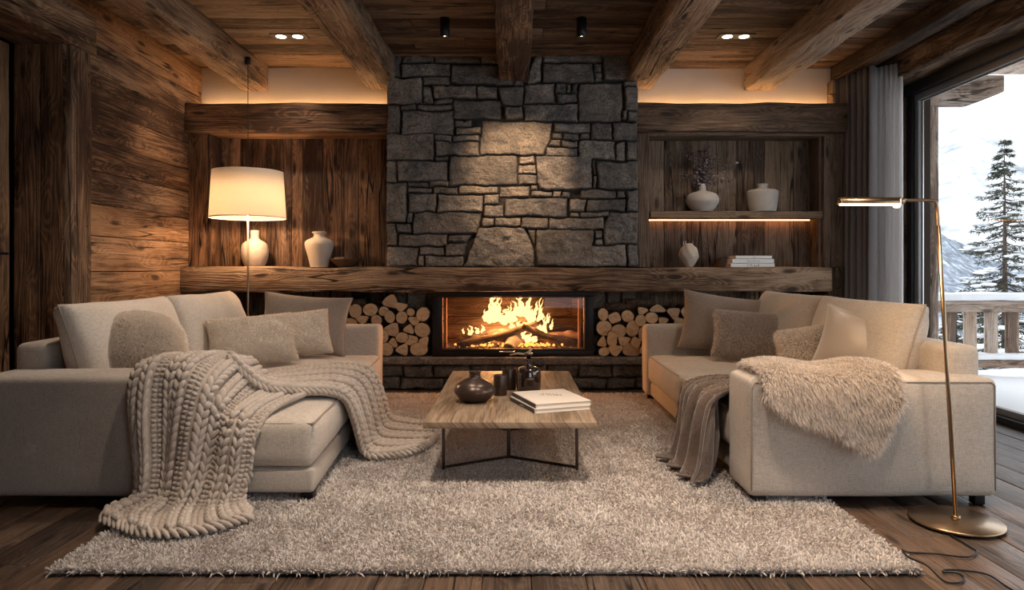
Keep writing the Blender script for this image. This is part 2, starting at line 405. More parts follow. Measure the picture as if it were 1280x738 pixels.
# left wall, horizontal boards, door opening Y 3.55..4.69
g = G()
for (y0, y1, z0, z1) in ((4.69, 6.9, 0, ZC), (-1.2, 3.55, 0, ZC), (3.55, 4.69, 2.70, ZC)):
    planks(g, 1, 2, y0, y1, z0, z1, XL - .03, XL, .17, .27, gap=.005, r=.005, rough=.004)
struct(g.out('wall_left', MW_LEFT))
V, F = rbox((XL - .5, 6.2, 1.55), (.1, 2.6, 3.2), .01); struct(mk('wall_left_core', V, F, MW_DARK, smooth=False))
# door frame, reveal, leaf
g = G()
for b in ((XL - .02, XL + .035, 4.69, 4.92, 0, 2.68, 2), (XL - .02, XL + .035, 3.32, 3.55, 0, 2.68, 2), (XL - .03, XL + .05, 3.25, 4.97, 2.68, 2.95, 1)):
    g.add(*beam(*b[:6], b[6], r=.012, noise=.008, rnd=.42))
struct(g.out('trim_1', MW_BEAM))
g = G()
planks(g, 2, 0, 0, 2.7, XL - .36, XL - .02, 4.69, 4.72, .15, .2, joints=False, rough=.003)
planks(g, 2, 0, 0, 2.7, XL - .36, XL - .02, 3.52, 3.55, .15, .2, joints=False, rough=.003)
g.add(*beam(XL - .36, XL - .0, 3.5, 4.72, 2.68, 2.72, 1, rnd=.1))
struct(g.out('trim_2', MW_BACK))
door = struct(empty('door_1', (XL - .37, 4.1, 0)))
g = G()
for (a_, b_) in ((-.57, -.2), (-.2, .2), (.2, .57)): g.add(*beam(-.045, 0, a_ + .002, b_ - .002, .01, 2.67, 2, r=.004, noise=.002, rnd=.6))
g.out('door_leaf', MW_LEFT, door)
V, F = rbox((.006, .395, 1.19), (.012, .05, .27), .004, k=2); pl_ = mk('handle_plate', V, F, M_BLACK, door)
V, F = tube([(.01, .385, 1.245), (.05, .385, 1.245), (.055, .40, 1.245), (.055, .475, 1.245)], .009, 10); mk('door_handle', V, F, M_BLACK, door)
V, F = tube([(.012, .392, 1.11), (.018, .392, 1.11)], .011, 12); mk('lock_cylinder', V, F, M_BRASS, pl_)
# wall behind the camera and near side walls
g = G()
for (xa, xb, za, zb) in ((-3.6, .6, 0, ZC), (2.6, 3.7, 0, ZC), (.6, 2.6, 0, .25), (.6, 2.6, 2.75, ZC)): planks(g, 0, 2, xa, xb, za, zb, -1.23, -1.2, .2, .28, rough=.001)
struct(g.out('wall_rear', MW_LEFT))
wn2 = struct(empty('rear_fill_window', (1.6, -1.22, 0))); g = G()  # added window behind the camera, lets in unseen fill daylight
for (xa, xb, za, zb) in ((-1, 1, .25, .32), (-1, 1, 2.68, 2.75), (-1, -.93, .32, 2.68), (.93, 1, .32, 2.68), (-.035, .035, .32, 2.68)):
    V, F = rbox(((xa + xb) / 2, 0, (za + zb) / 2), (xb - xa, .08, zb - za), .004, k=1); g.add(V, F)
g.out('window_frame', M_FRAME, wn2)
mk('glass_pane', [(-.93, 0, .32), (.93, 0, .32), (.93, 0, 2.68), (-.93, 0, 2.68)], [[0, 1, 2, 3]], M_GLASS, wn2, smooth=False)
# back wall: niches with posts and vertical panel boards
NZ0, NZ1 = 1.155, 2.417
g = G(); planks(g, 2, 0, NZ0, NZ1 + .05, -2.86, -1.1, 6.70, 6.73, .10, .26, rough=.0015)
struct(g.out('wall_back', MW_BACK))
g = G()
g.add(*beam(XL, -2.86, 6.46, 6.52, NZ0, NZ1, 2, r=.006, noise=.003)); 
g.add(*beam(-2.86, -2.83, 6.46, 6.72, NZ0, NZ1, 2, r=.004, noise=.001))
g.add(*beam(-2.83, -1.15, 6.46, 6.72, NZ1 - .01, NZ1 + .02, 0, r=.004, noise=.001))
struct(g.out('trim_3', MW_BACK))
g = G(); planks(g, 2, 0, NZ0, NZ1, 1.28, 2.94, 6.70, 6.73, .15, .3, rough=.0015); struct(g.out('wall_back_right', MW_RIGHT))
g = G()
g.add(*beam(1.16, 1.29, 6.46, 6.52, NZ0, NZ1, 2, r=.006, noise=.003)); g.add(*beam(1.26, 1.29, 6.5, 6.72, NZ0, NZ1, 2, r=.004, noise=.001))
g.add(*beam(2.93, 3.12, 6.46, 6.52, NZ0, NZ1, 2, r=.006, noise=.003)); g.add(*beam(2.90, 2.935, 6.5, 6.72, NZ0, NZ1, 2, r=.004, noise=.001))
g.add(*beam(1.16, 2.94, 6.46, 6.72, NZ1 - .03, NZ1 + .02, 0, r=.004, noise=.001))
struct(g.out('trim_4', MW_RIGHT))
# alcove behind the logs (dark boards) and niche backing
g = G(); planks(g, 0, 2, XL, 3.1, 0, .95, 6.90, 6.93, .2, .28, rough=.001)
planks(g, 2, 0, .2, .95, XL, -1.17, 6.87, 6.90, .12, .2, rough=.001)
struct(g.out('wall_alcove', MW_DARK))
g = G(); planks(g, 2, 0, .25, .97, 1.10, 3.1, 6.85, 6.88, .16, .3, rough=.001); struct(g.out('wall_alcove_right', MW_RIGHT))
# back-right return behind the curtain
g = G(); planks(g, 2, 0, 0, 2.96, 3.10, 3.72, 6.70, 6.73, .15, .25); struct(g.out('wall_back_corner', MW_RIGHT))
g = G(); g.add(*beam(2.94, 3.14, 6.42, 6.70, 0, 1.16, 2)); g.add(*beam(3.08, 3.13, 6.60, 6.74, 2.4, 2.96, 2)); struct(g.out('trim_5', MW_RIGHT))
# upper beams in front of the cove
g = G(); g.add(*beam(XL, -1.13, 6.38, 6.60, 2.417, 2.68, 0, r=.014, noise=.009, rnd=.3)); struct(g.out('trim_6', MW_BACK))
g = G(); g.add(*beam(1.15, 3.11, 6.38, 6.60, 2.417, 2.68, 0, r=.014, noise=.009, rnd=.3)); struct(g.out('trim_7', MW_RIGHT))
# plaster frieze, set back so the light strip is hidden behind the beam
V, F = rbox((0.04, YP + .13, 2.86), (6.18, .03, .52), .004); struct(mk('wall_plaster_frieze', V, F, M_PLASTER, smooth=False))
for nm, xa, xb in (('left', XL + .02, -1.17), ('right', 1.2, 3.09)):
    V, F = rbox(((xa + xb) / 2, 6.69, 2.66), (xb - xa, .13, .03), .004); struct(mk('trim_8' if nm == 'left' else 'trim_9', V, F, M_PLASTER, smooth=False))
    st = mk('cove_light_strip', *rbox(((xa + xb) / 2, 6.685, 2.683), (xb - xa - .04, .012, .010), .002), emis('cove_glow_' + nm, (1, .56, .24), 26), smooth=False)
    props(st, 'warm light strip hidden behind the upper beam %s of the chimney' % nm, 'light strip', 'cove light strips')
# right glass wall
g = G()
g.add(*beam(3.38, 3.72, .2, 6.70, 2.82, 3.12, 1, r=.015, noise=.01, rnd=.35))
struct(g.out('trim_10', MW_BEAM))
g = G(); g.add(*beam(3.10, 3.26, -1.2, 6.70, 2.955, 3.12, 1, r=.01, noise=.006)); struct(g.out('trim_11', MW_DARK))
V, F = rbox((3.32, 2.8, 3.09), (.16, 7.8, .02), .002); struct(mk('trim_12', V, F, M_BLACK, smooth=False))
g = G(); planks(g, 2, 0, 0, 2.84, 3.46, 3.76, 6.33, 6.36, .17, .2, rough=.004); g.add(*beam(3.47, 3.50, 6.34, 6.72, 0, 2.84, 2))
planks(g, 1, 2, -1.2, .35, 0, 2.84, 3.5, 3.53, .2, .28)
struct(g.out('wall_right', MW_RIGHT))
win = struct(empty('window_1', (3.68, 3.3, 0)))
g = G()
def fb(x0, x1, y0, y1, z0, z1):
    V, F = rbox(((x0 + x1) / 2, (y0 + y1) / 2, (z0 + z1) / 2), (x1 - x0, y1 - y0, z1 - z0), .004, k=1); g.add(V, F)
fb(-.08, .06, -2.95, 3.03, 2.72, 2.83); fb(-.08, .06, -2.95, 3.03, -.01, .05); fb(-.05, .06, 2.95, 3.03, .05, 2.72); fb(-.08, .06, -2.95, -2.86, .05, 2.72)
g.out('window_frame', M_FRAME, win)
g = G()
for ya, yb in ((-2.86, .0), (.0, 2.94)):
    fb(-.03, .02, ya, yb, .05, .10); fb(-.03, .02, ya, yb, 2.66, 2.72); fb(-.03, .02, ya, ya + .06, .1, 2.66); fb(-.03, .02, yb - .06, yb, .1, 2.66)
sash = g.out('window_sash', plain('grey_sash', (.30, .30, .305), .35, .2), win)
g = G(); fb(.0, .012, 2.865, 2.879, .1, 2.66); fb(0, .012, .06, 2.879, 2.645, 2.66); g.out('glazing_bead', plain('aluminium', (.75, .75, .76), .3, .8), win)
for ya, yb in ((-2.8, -.06), (.06, 2.88)):
    mk('glass_pane', [(0, ya, .1), (0, yb, .1), (0, yb, 2.66), (0, ya, 2.66)], [[0, 1, 2, 3]], M_GLASS, win, smooth=False)

# ------------------------------------------------------------ ceiling beams
BZ = 2.87
for (x0, x1, yend, lab) in ((-2.61, -2.37, 6.68, 'rough timber ceiling beam nearest the left wall, lamp cable fixed to it'),
                            (-1.38, -1.09, 6.64, 'rough timber ceiling beam above the left edge of the chimney'),
                            (-.125, .15, 6.40, 'central timber ceiling beam running into the middle of the stone chimney'),
                            (1.06, 1.35, 6.64, 'rough timber ceiling beam above the right edge of the chimney'),
                            (2.25, 2.54, 6.68, 'rough timber ceiling beam nearest the window wall')):
    g = G(); V, F, A = beam(x0, x1, -1.0, yend, BZ, ZC + .01, 1, r=.016, noise=.010, div=.09); g.add(V, F, A)
    o = g.out('ceiling_beam', MW_BEAM); props(o, lab, 'beam', 'timber ceiling beams')

# ------------------------------------------------------------ stone relief
def relief(name, stones, x0, x1, z0, z1, yface, step=.0055, mat=None, parent=None, seed=3, depth=.045, side=.25, axis=0):
    nx = int((x1 - x0) / step); nz = int((z1 - z0) / step)
    X, Z = np.meshgrid(np.linspace(x0, x1, nx + 1), np.linspace(z0, z1, nz + 1)); x = X.ravel(); z = Z.ravel()
    p3 = np.stack([x, z, x * 0], 1)
    wx = x + vn(p3 * 9, seed) * .010 + vn(p3 * 30, seed + 1) * .004; wz = z + vn(p3 * 9, seed + 2) * .010 + vn(p3 * 30, seed + 3) * .004
    best = np.full(len(x), -9.); sid = np.zeros(len(x), int)
    for k, poly in enumerate(stones):
        c = np.mean(poly, 0); d = np.full(len(x), 9.)
        for (ax_, az), (bx, bz) in zip(poly, poly[1:] + poly[:1]):
            ex, ez = bx - ax_, bz - az; L = math.hypot(ex, ez) + 1e-9; nx_, nz_ = -ez / L, ex / L
            if (c[0] - ax_) * nx_ + (c[1] - az) * nz_ < 0: nx_, nz_ = -nx_, -nz_
            # rounded min of edge distances
            dd = (wx - ax_) * nx_ + (wz - az) * nz_; d = np.minimum(d, dd)
        m_ = d > best; best[m_] = d[m_]; sid[m_] = k
    rs = np.random.default_rng(seed); ns = len(stones)
    rnd = rs.random(ns); hh = rs.uniform(.55, 1.15, ns); tx = rs.uniform(-.06, .06, ns); tz = rs.uniform(-.06, .06, ns); r2 = rs.random(ns) ** 1.5
    cen = np.array([np.mean(s_, 0) for s_ in stones])
    e = np.clip((best + .001) / .017, 0, 1); e = np.sqrt(1 - (1 - e) ** 2)
    fine = fbm(np.stack([x * 11, z * 11, sid * 3.1], 1), seed + 9, 5)
    fac = np.abs(fbm(np.stack([x * 6 + z * 3, z * 9, sid * 7.7], 1), seed + 20, 3))
    hgt = e * (depth * hh[sid] + (x - cen[sid, 0]) * tx[sid] + (z - cen[sid, 1]) * tz[sid] + fine * .010 + fac * .018)
    hgt += (1 - e) * vn(p3 * 60, 4) * .002
    V = np.stack([x, yface + .02 - hgt, z], 1); F = gfaces(nx, nz)
    mort = np.clip(1 - (best + .002) / .007, 0, 1)
    A = np.stack([rnd[sid], mort, r2[sid]], 1)
    # side returns
    g = G(); g.add(V, F, A)
    for col, sx in ((0, x0), (nx, x1)):
        ids = np.arange(nz + 1) * (nx + 1) + col; ns_ = max(2, int(side / .02))
        Vs = []; As = []
        for k in range(ns_ + 1):
            t = k / ns_; q = V[ids].copy(); q[:, 1] += t * side
            sg = -1 if col == 0 else 1
            q[:, 0] += sg * (t > 0) * (e[ids] * .0 + .012 * fbm(q * 9, 5, 3)) ; Vs.append(q); As.append(A[ids])
        Vs = np.array(Vs); Fs = gfaces(nz, ns_)
        if col: Fs = Fs[:, ::-1]
        g.add(Vs.reshape(-1, 3), Fs, np.array(As).reshape(-1, 3))
    return g.out(name, mat or M_STONE, parent)
def rc(a, b, c, d): return [(a, b), (c, b), (c, d), (a, d)]
ST = [rc(36, 22, 82, 94), rc(86, 22, 193, 50), rc(196, 22, 346, 52), rc(348, 22, 440, 54), rc(86, 54, 243, 95),
 [(248, 58), (450, 56), (450, 121), (248, 116)], [(512, 22), (545, 22), (540, 108), (490, 120), (505, 80)], rc(548, 22, 743, 49),
 [(749, 22), (862, 22), (862, 108), (755, 104), (747, 60)], rc(548, 53, 715, 112), rc(719, 53, 742, 78), rc(719, 81, 744, 106),
 rc(36, 100, 153, 184), rc(157, 98, 243, 122), [(157, 127), (182, 133), (187, 182), (157, 182)], [(188, 124), (328, 126), (326, 166), (190, 164)], rc(190, 169, 255, 184),
 rc(330, 128, 402, 166), [(404, 128), (486, 128), (484, 190), (418, 191)], [(490, 120), (586, 118), (588, 181), (490, 182)], rc(592, 118, 625, 148), rc(628, 118, 641, 146), rc(645, 118, 663, 148),
 [(594, 152), (660, 152), (660, 181), (602, 181)], [(672, 119), (812, 116), (808, 242), (666, 239), (662, 172)], rc(817, 110, 862, 126), rc(819, 130, 862, 206), rc(813, 206, 827, 236), rc(830, 209, 862, 241),
 rc(258, 174, 414, 234), [(424, 195), (482, 193), (480, 234), (428, 235)], rc(487, 187, 662, 240), rc(36, 188, 78, 282), rc(83, 188, 135, 205), rc(139, 188, 256, 204), rc(83, 208, 258, 285),
 rc(263, 239, 316, 258), rc(266, 262, 346, 284), [(352, 241), (580, 245), (572, 300), (555, 353), (344, 352)], rc(585, 247, 706, 278), rc(580, 281, 612, 302), rc(615, 281, 666, 302), rc(669, 283, 702, 302),
 [(711, 250), (728, 246), (776, 248), (776, 303), (708, 302)], rc(781, 247, 862, 303), rc(36, 285, 190, 370), rc(194, 287, 251, 306), rc(254, 287, 342, 306), rc(196, 309, 340, 353),
 [(574, 305), (607, 306), (604, 326), (568, 326)], rc(610, 306, 663, 327), rc(564, 330, 662, 358), rc(667, 307, 786, 366), [(790, 312), (820, 309), (820, 369), (788, 366)], rc(824, 307, 862, 369), rc(194, 357, 237, 372),
 [(243, 358), (463, 357), (468, 450), (240, 453)], rc(471, 357, 523, 382), rc(470, 386, 526, 414), rc(470, 418, 526, 452), [(529, 358), (711, 359), (709, 465), (540, 466), (528, 440)], rc(715, 373, 723, 420), rc(714, 424, 724, 464),
 [(728, 375), (862, 374), (862, 463), (732, 464), (726, 420)], rc(36, 374, 68, 441), rc(71, 373, 236, 438), rc(36, 444, 100, 572), rc(104, 441, 171, 456), rc(104, 460, 184, 476), rc(175, 438, 240, 455),
 rc(188, 458, 271, 481), rc(275, 456, 402, 481), rc(411, 458, 502, 491), rc(507, 456, 530, 472), rc(511, 474, 581, 493), rc(584, 472, 608, 496), rc(612, 474, 640, 496), rc(107, 480, 197, 538), rc(202, 485, 351, 540),
 rc(354, 484, 408, 515), rc(356, 519, 421, 556), [(430, 499), (633, 497), (628, 556), (424, 554)], [(642, 500), (690, 497), (687, 536), (638, 536)], rc(640, 541, 671, 556), rc(672, 469, 790, 493), rc(794, 469, 821, 492), rc(825, 469, 862, 538),
 rc(694, 498, 821, 536), rc(674, 540, 766, 557), [(104, 541), (122, 541), (124, 576), (104, 576)], [(127, 541), (349, 544), (335, 612), (122, 612)], rc(350, 561, 386, 587), rc(390, 560, 476, 590), rc(479, 560, 566, 595),
 rc(570, 560, 750, 598), [(770, 542), (862, 543), (862, 646), (752, 646), (748, 588)], rc(36, 578, 68, 652), rc(71, 579, 118, 609), rc(75, 614, 233, 651), [(238, 618), (318, 617), (300, 641), (236, 641)],
 [(342, 592), (490, 595), (520, 660), (518, 722), (288, 722)], [(500, 600), (525, 600), (523, 650), (516, 640)], rc(528, 600, 714, 719), rc(718, 603, 743, 625), rc(718, 628, 746, 646), rc(707, 650, 823, 719), rc(828, 650, 862, 719),
 rc(36, 656, 138, 720), rc(143, 655, 226, 682), [(231, 645), (302, 643), (290, 684), (230, 683)], rc(142, 686, 158, 720), rc(162, 686, 286, 720), rc(450, 22, 503, 80), rc(452, 84, 486, 124)]
YC = 6.36
def zz(pt): px = 470 + pt[0] / 2.635; py = 60 + pt[1] / 2.635; q = P(px, py, YC); return (q[0], q[2])
stones = [[zz(p) for p in s_] for s_ in ST]
chx0, chx1 = P(483.5, 0, YC)[0], P(797, 0, YC)[0]
ch = relief('stone_chimney', stones, chx0, chx1, 1.160, ZC - .002, YC)
props(ch, 'grey rubble stone chimney breast rising from the mantel to the ceiling', 'chimney')

# mantel beam: long hewn timber
g = G(); V, F = rbox((-.06, 6.50, 1.0425), (6.0, .40, .225), .02, (60, 3, 3), 2, noise=.010, nsc=2.3, seed=5)
g.add(V, F, wuv(V, 0, .55)); mant = g.out('mantel_beam', MW_BEAM); props(mant, 'long rough-hewn timber mantel beam across the whole fireplace wall', 'mantel')

# hearth: ledge slab on a stone base, full width
he = empty('stone_hearth', (0, 6.6, 0), 'low stone hearth with a grey slab ledge under the fireplace and log stacks', 'hearth')
def courses(x0, x1, z0, z1, rows, seed, wmin=.22, wmax=.5):
    rr = random.Random(seed); out = []; zs = [z0] + [z0 + (z1 - z0) * (k + rr.uniform(-.1, .1)) / rows for k in range(1, rows)] + [z1]
    for a_, b_ in zip(zs[:-1], zs[1:]):
        x = x0 - rr.uniform(0, .1)
        while x < x1:
            w_ = rr.uniform(wmin, wmax); j = rr.uniform(-.012, .012)
            out.append([(x + .006, a_ + .006), (x + w_ - .006 + j, a_ + .006), (x + w_ - .006 - j, b_ - .006), (x + .006, b_ - .006)]); x += w_
    return out
hb = relief('hearth_base', [[(x, z - .0) for x, z in s_] for s_ in courses(-3.0, 2.95, .0, .235, 2, 11)], -3.0, 2.95, .0, .235, 6.50, .012, M_STONE2, he, 13, .035, .1)
hb.location = (0, -6.6, 0)
V, F = rbox((-.02, 0.035, .277), (5.96, .43, .07), .012, (60, 4, 2), 2, noise=.006, nsc=5, seed=8)
g = G(); g.add(V, F, np.stack([np.full(len(V), .45), np.zeros(len(V)), np.full(len(V), .1)], 1)); g.out('hearth_ledge', M_STONE2, he)
# stone strips beside the fire box (behind the logs)
for nm, xa, xb, sd in (('left', -1.15, -.765, 31), ('right', .765, 1.2, 33)):
    r_ = relief('wall_stone_' + nm, courses(xa, xb, .31, .95, 3, sd, .14, .26), xa, xb, .31, .95, 6.66, .012, M_STONE2, None, sd, .03, .2); struct(r_)

# ------------------------------------------------------------ fireplace insert
fi = empty('fireplace_insert', (0, 6.5, .312), 'wide glass-fronted black fireplace insert with a burning log fire', 'fireplace')
def L(o): return o
yF = 0.0
fx0, fx1 = P(540, 0, 6.5)[0], P(742, 0, 6.5)[0]; fz1 = P(0, 364, 6.5)[2] - .312 + .01
gx0, gx1 = P(551.5, 0, 6.5)[0], P(732, 0, 6.5)[0]; gz0, gz1 = P(0, 436, 6.5)[2] - .312, P(0, 370.5, 6.5)[2] - .312
g = G()
def ab(x0, x1, y0, y1, z0, z1, r=.004):
    V, F = rbox(((x0 + x1) / 2, (y0 + y1) / 2, (z0 + z1) / 2), (x1 - x0, y1 - y0, z1 - z0), r, k=1); g.add(V, F)
ab(fx0, fx1, yF, .10, 0, gz0 - .018); ab(fx0, fx1, yF, .10, gz1, fz1); ab(fx0, gx0, yF, .10, gz0 - .02, gz1); ab(gx1, fx1, yF, .10, gz0 - .02, gz1)
g.out('frame', M_BLACK, fi)
g = G(); d = .014
ab(gx0, gx1, -.008, .02, gz0 - .016, gz0); ab(gx0, gx1, -.008, .02, gz1 - d, gz1 - .001); ab(gx0, gx0 + d, -.008, .02, gz0, gz1); ab(gx1 - d, gx1, -.008, .02, gz0, gz1)
dr_ = g.out('glass_door', M_FRAME, fi)
mk('glass_pane', [(gx0 + .01, .006, gz0), (gx1 - .01, .006, gz0), (gx1 - .01, .006, gz1 - .01), (gx0 + .01, .006, gz1 - .01)], [[0, 1, 2, 3]], M_FGLASS, dr_, smooth=False)
g = G(); ab(-.12, .03, -.028, -.018, gz0 - .034, gz0 - .022, .003); ab(-.10, -.09, -.022, 0, gz0 - .032, gz0 - .024, .002); ab(.0, .01, -.022, 0, gz0 - .032, gz0 - .024, .002)
g.out('handle', plain('steel_handle', (.5, .48, .45), .25, 1), dr_)
m = M_('firebrick'); bt = m.n('TexBrick', {'Vector': m.attr('wuv', True), 'Color1': (.50, .28, .16, 1), 'Color2': (.58, .33, .19, 1), 'Mortar': (.06, .03, .02, 1), 'Scale': 1, 'Mortar Size': .008, 'Brick Width': .42, 'Row Height': .135})
m.bsdf(col=bt.outputs[0], rough=.85, nor=m.bump(m.noise(m.obj(), 40, 4), .4)); M_BRICK = m.m
bx0, bx1, bd = gx0 - .02, gx1 + .02, .46
g = G()
def quad(a, b, c, d_, uv): g.add(np.array([a, b, c, d_]), np.array([[0, 1, 2, 3]]), np.array([(u, v, 0) for u, v in uv]))
T_ = gz1 + .03; B0 = .03
quad((bx0, bd, B0), (bx1, bd, B0), (bx1, bd, T_), (bx0, bd, T_), [(.1, 0), (1.5, 0), (1.5, .55), (.1, .55)])
quad((bx0, .10, B0), (bx0, bd, B0), (bx0, bd, T_), (bx0, .10, T_), [(0, 0), (.36, 0), (.36, .55), (0, .55)])
quad((bx1, bd, B0), (bx1, .10, B0), (bx1, .10, T_), (bx1, bd, T_), [(0, 0), (.36, 0), (.36, .55), (0, .55)])
quad((bx0, .1, T_), (bx0, bd, T_), (bx1, bd, T_), (bx1, .1, T_), [(0, 0), (.36, 0), (.36, .55), (0, .55)])
quad((bx0, .1, B0), (bx1, .1, B0), (bx1, bd, B0), (bx0, bd, B0), [(0, 0), (.36, 0), (.36, .55), (0, .55)])
g.out('firebox', M_BRICK, fi, smooth=False)
M_COP = plain('copper_post', (.42, .22, .13), .5, .3)
g = G(); ab(gx0 + .02, gx0 + .045, .10, .13, B0, T_); g.out('corner_post', M_COP, fi)
g = G(); ab(gx1 - .06, gx1 - .035, .10, .13, B0, T_); g.out('corner_post', M_COP, fi)
# gravel ash bed
rs = np.random.default_rng(5); Vb, Fb = rbox((0, 0, 0), (1, 1, 1), .3, k=1); g = G()
for i in range(900):
    c = (rs.uniform(bx0 + .03, bx1 - .03), rs.uniform(.11, .44), .045 + rs.uniform(0, .03)); s_ = rs.uniform(.008, .022)
    Rm = np.array(Euler(rs.uniform(0, 6, 3)).to_matrix()); g.add((Vb * s_ * rs.uniform(.6, 1.3, 3)) @ Rm.T + c, Fb, np.tile([rs.random(), 0, rs.random()], (len(Vb), 1)))
o = g.out('ash_gravel', stonemat('ash', a=(.30, .27, .25), b=(.36, .31, .27)), None, False); o.location = (0, 6.5, .312)
props(o, 'bed of grey ash gravel on the floor of the fireplace', 'gravel', kind='stuff')
g = G()
for i in range(120):
    t = rs.choice([-.42, -.2, .1, .25]) + rs.normal(0, .07); c = (t, rs.uniform(.14, .34), .075 + rs.uniform(0, .02)); s_ = rs.uniform(.01, .022)
    Rm = np.array(Euler(rs.uniform(0, 6, 3)).to_matrix()); g.add((Vb * s_) @ Rm.T + c, Fb)
o = g.out('glowing_embers', emis('ember_glow', (1, .25, .04), 3.0), None, False); o.location = (0, 6.5, .312)
props(o, 'orange glowing embers scattered under the burning logs', 'embers', kind='stuff')
# burning logs
m = M_('charred_bark'); o_ = m.obj(); nz_ = m.noise(m.vscale(o_, (9, 30, 30)), 1, 6, .7, .5)
m.bsdf(col=m.ramp(nz_, [(.35, (.02, .015, .012)), (.55, (.09, .06, .045)), (.75, (.26, .22, .19))]), rough=.9, nor=m.bump(nz_, 1, .02)); M_CHAR = m.m
def flog(a, b, r0, lab, seed, m_=None):
    a = Vector(a); b = Vector(b); n_ = 14; pts = [a.lerp(b, t) + Vector((0, 0, .008 * math.sin(t * 7 + seed))) for t in np.linspace(0, 1, n_)]
    V, F = tube(pts, r0, 14); V = V + (V - np.array(a.lerp(b, .5))) * 0
    c = np.repeat(np.array([tuple(p) for p in pts]), 14, 0); dd = V[:len(c)] - c; V[:len(c)] = c + dd * (1 + .28 * fbm(V[:len(c)] * 14, seed, 3))[:, None]
    mid = np.array(a.lerp(b, .5)); o = mk('burning_log', V - mid, F, m_ or M_CHAR, loc=tuple(mid + np.array((0, 6.5, .312)))); props(o, lab, 'log', 'logs in the fire')
flog((-.53, .17, .07), (.30, .24, .30), .038, 'charred log rising to the right across the top of the fire', 1)
flog((.10, .20, .27), (.62, .26, .07), .036, 'charred log sloping down to the right in the fire', 2)
flog((-.42, .30, .185), (.18, .33, .215), .034, 'charred log lying level behind the crossed logs', 3)
flog((.35, .33, .17), (.68, .31, .175), .032, 'pale log end lying level at the right of the fire', 4, plain('pale_bark', (.32, .22, .17), .9, nb=.6))
flog((-.55, .32, .15), (-.1, .30, .08), .03, 'thin charred log low at the left of the fire', 5)
flog((-.02, .14, .06), (.08, .30, .18), .06, 'short thick grey log stub under the crossing logs', 6, plain('ash_bark', (.25, .22, .2), .9, nb=.8))
# flames
m = M_('flame'); t_ = m.attr('heat'); lw = m.n('LayerWeight', {'Blend': .35}).outputs['Facing']
cc = m.ramp(t_, [(0, (1, .58, .20)), (.25, (1, .46, .11)), (.6, (1, .27, .035)), (1, (.9, .12, .01))])
al = m.mt('MULTIPLY', m.mt('SUBTRACT', 1.0, m.mt('POWER', lw, 1.4)), m.n('MapRange', {0: t_, 1: .5, 2: 1, 3: 1, 4: .35}).outputs[0])
em = m.n('Emission', {0: cc, 1: m.n('MapRange', {0: t_, 1: 0, 2: 1, 3: 2.3, 4: 1.0}).outputs[0]}).outputs[0]
m.out(m.n('MixShader', {0: al, 1: m.n('BsdfTransparent').outputs[0], 2: em}).outputs[0]); M_FLAME = m.m
g = G(); heat = []
def tongue(x, y, z, h, wd, seed, lean=0):
    n_ = 22; rr = random.Random(seed); pts = []; rd = []
    for i in range(n_):
        t = i / (n_ - 1)
        pts.append((x + lean * t * h + .22 * wd * math.sin(t * rr.uniform(6, 7) + seed) * t ** .7 * 1.6 + .25 * wd * math.sin(t * 15 + seed * 2) * t, y + .02 * math.sin(t * 5 + seed), z + t * h))
        rd.append(max(.0006, wd * .5 * (min(1, t * 6 + .35) * (1 - t) ** .75) * (1 + .28 * math.sin(t * 17 + seed * 3))))
    V, F = tube(pts, 0, 10, rads=rd); c = np.array(pts).mean(0)
    V[:, 1] = y + (V[:, 1] - y) * .5; g.add(V, F); heat.extend(list(np.clip((V[:, 2] - z) / h, 0, 1)) )
def fx(px, py, dy=.22): q = P(px, py, 6.5 + dy); return q[0], dy, q[2] - .312
for (px, py, top, wp, ln) in ((616, 403, 369, 17, .12), (612, 404, 380, 14, -.05), (622, 402, 372, 9, .1), (634, 402, 388, 16, .05), (643, 402, 384, 12, 0), (628, 404, 393, 16, 0), (651, 396, 370, 15, -.12), (645, 394, 378, 10, -.1),
        (656, 396, 377, 12, .1), (662, 394, 368, 7, .0), (668, 410, 380, 13, .05), (675, 416, 388, 15, 0), (665, 407, 392, 16, -.1), (681, 418, 394, 9, .1), (672, 404, 374, 6, .15), (660, 400, 384, 14, .1),
        (589, 419, 408, 7, 0), (596, 417, 410, 8, .1), (602, 416, 407, 6, .2), (617, 425, 417, 11, .2), (611, 428, 421, 8, 0), (625, 423, 414, 6, .1), (655, 424, 414, 9, 0), (661, 427, 418, 12, .1), (668, 426, 420, 10, .2), (641, 412, 404, 9, 0), (648, 410, 402, 8, .1),
        (606, 402, 388, 6, -.1), (638, 396, 380, 5, 0), (688, 412, 400, 5, .2), (684, 404, 393, 3, .3), (579, 417, 411, 4, 0)):
    for rep in range(2):
        x_, y_, z_ = fx(px + rep * random.uniform(-3, 3), py, .22 + .08 * rep); zt = fx(px, top + rep * 4)[2]
        tongue(x_, y_, z_, (zt - z_) * 1.12, wp * 6.7 / 860 * (.68 - .2 * rep), px + rep, ln)
o = g.out('fire_flames', M_FLAME, attrs={'heat': heat}); o.location = (0, 6.5, .312)
props(o, 'bright orange and yellow flames licking up around the crossed logs', 'flames', kind='stuff')
for (x_, z_, pw) in ((-.16, .32, 30), (.12, .36, 34), (.26, .22, 22), (-.3, .12, 8)):
    l = bpy.data.lights.new('fire_glow', 'POINT'); l.energy = pw; l.color = (1, .42, .13); l.shadow_soft_size = .07
    lo = bpy.data.objects.new('fire_glow', l); COL.objects.link(lo); lo.location = (x_, 6.5 + .22, .312 + z_); lo['kind'] = 'helper'

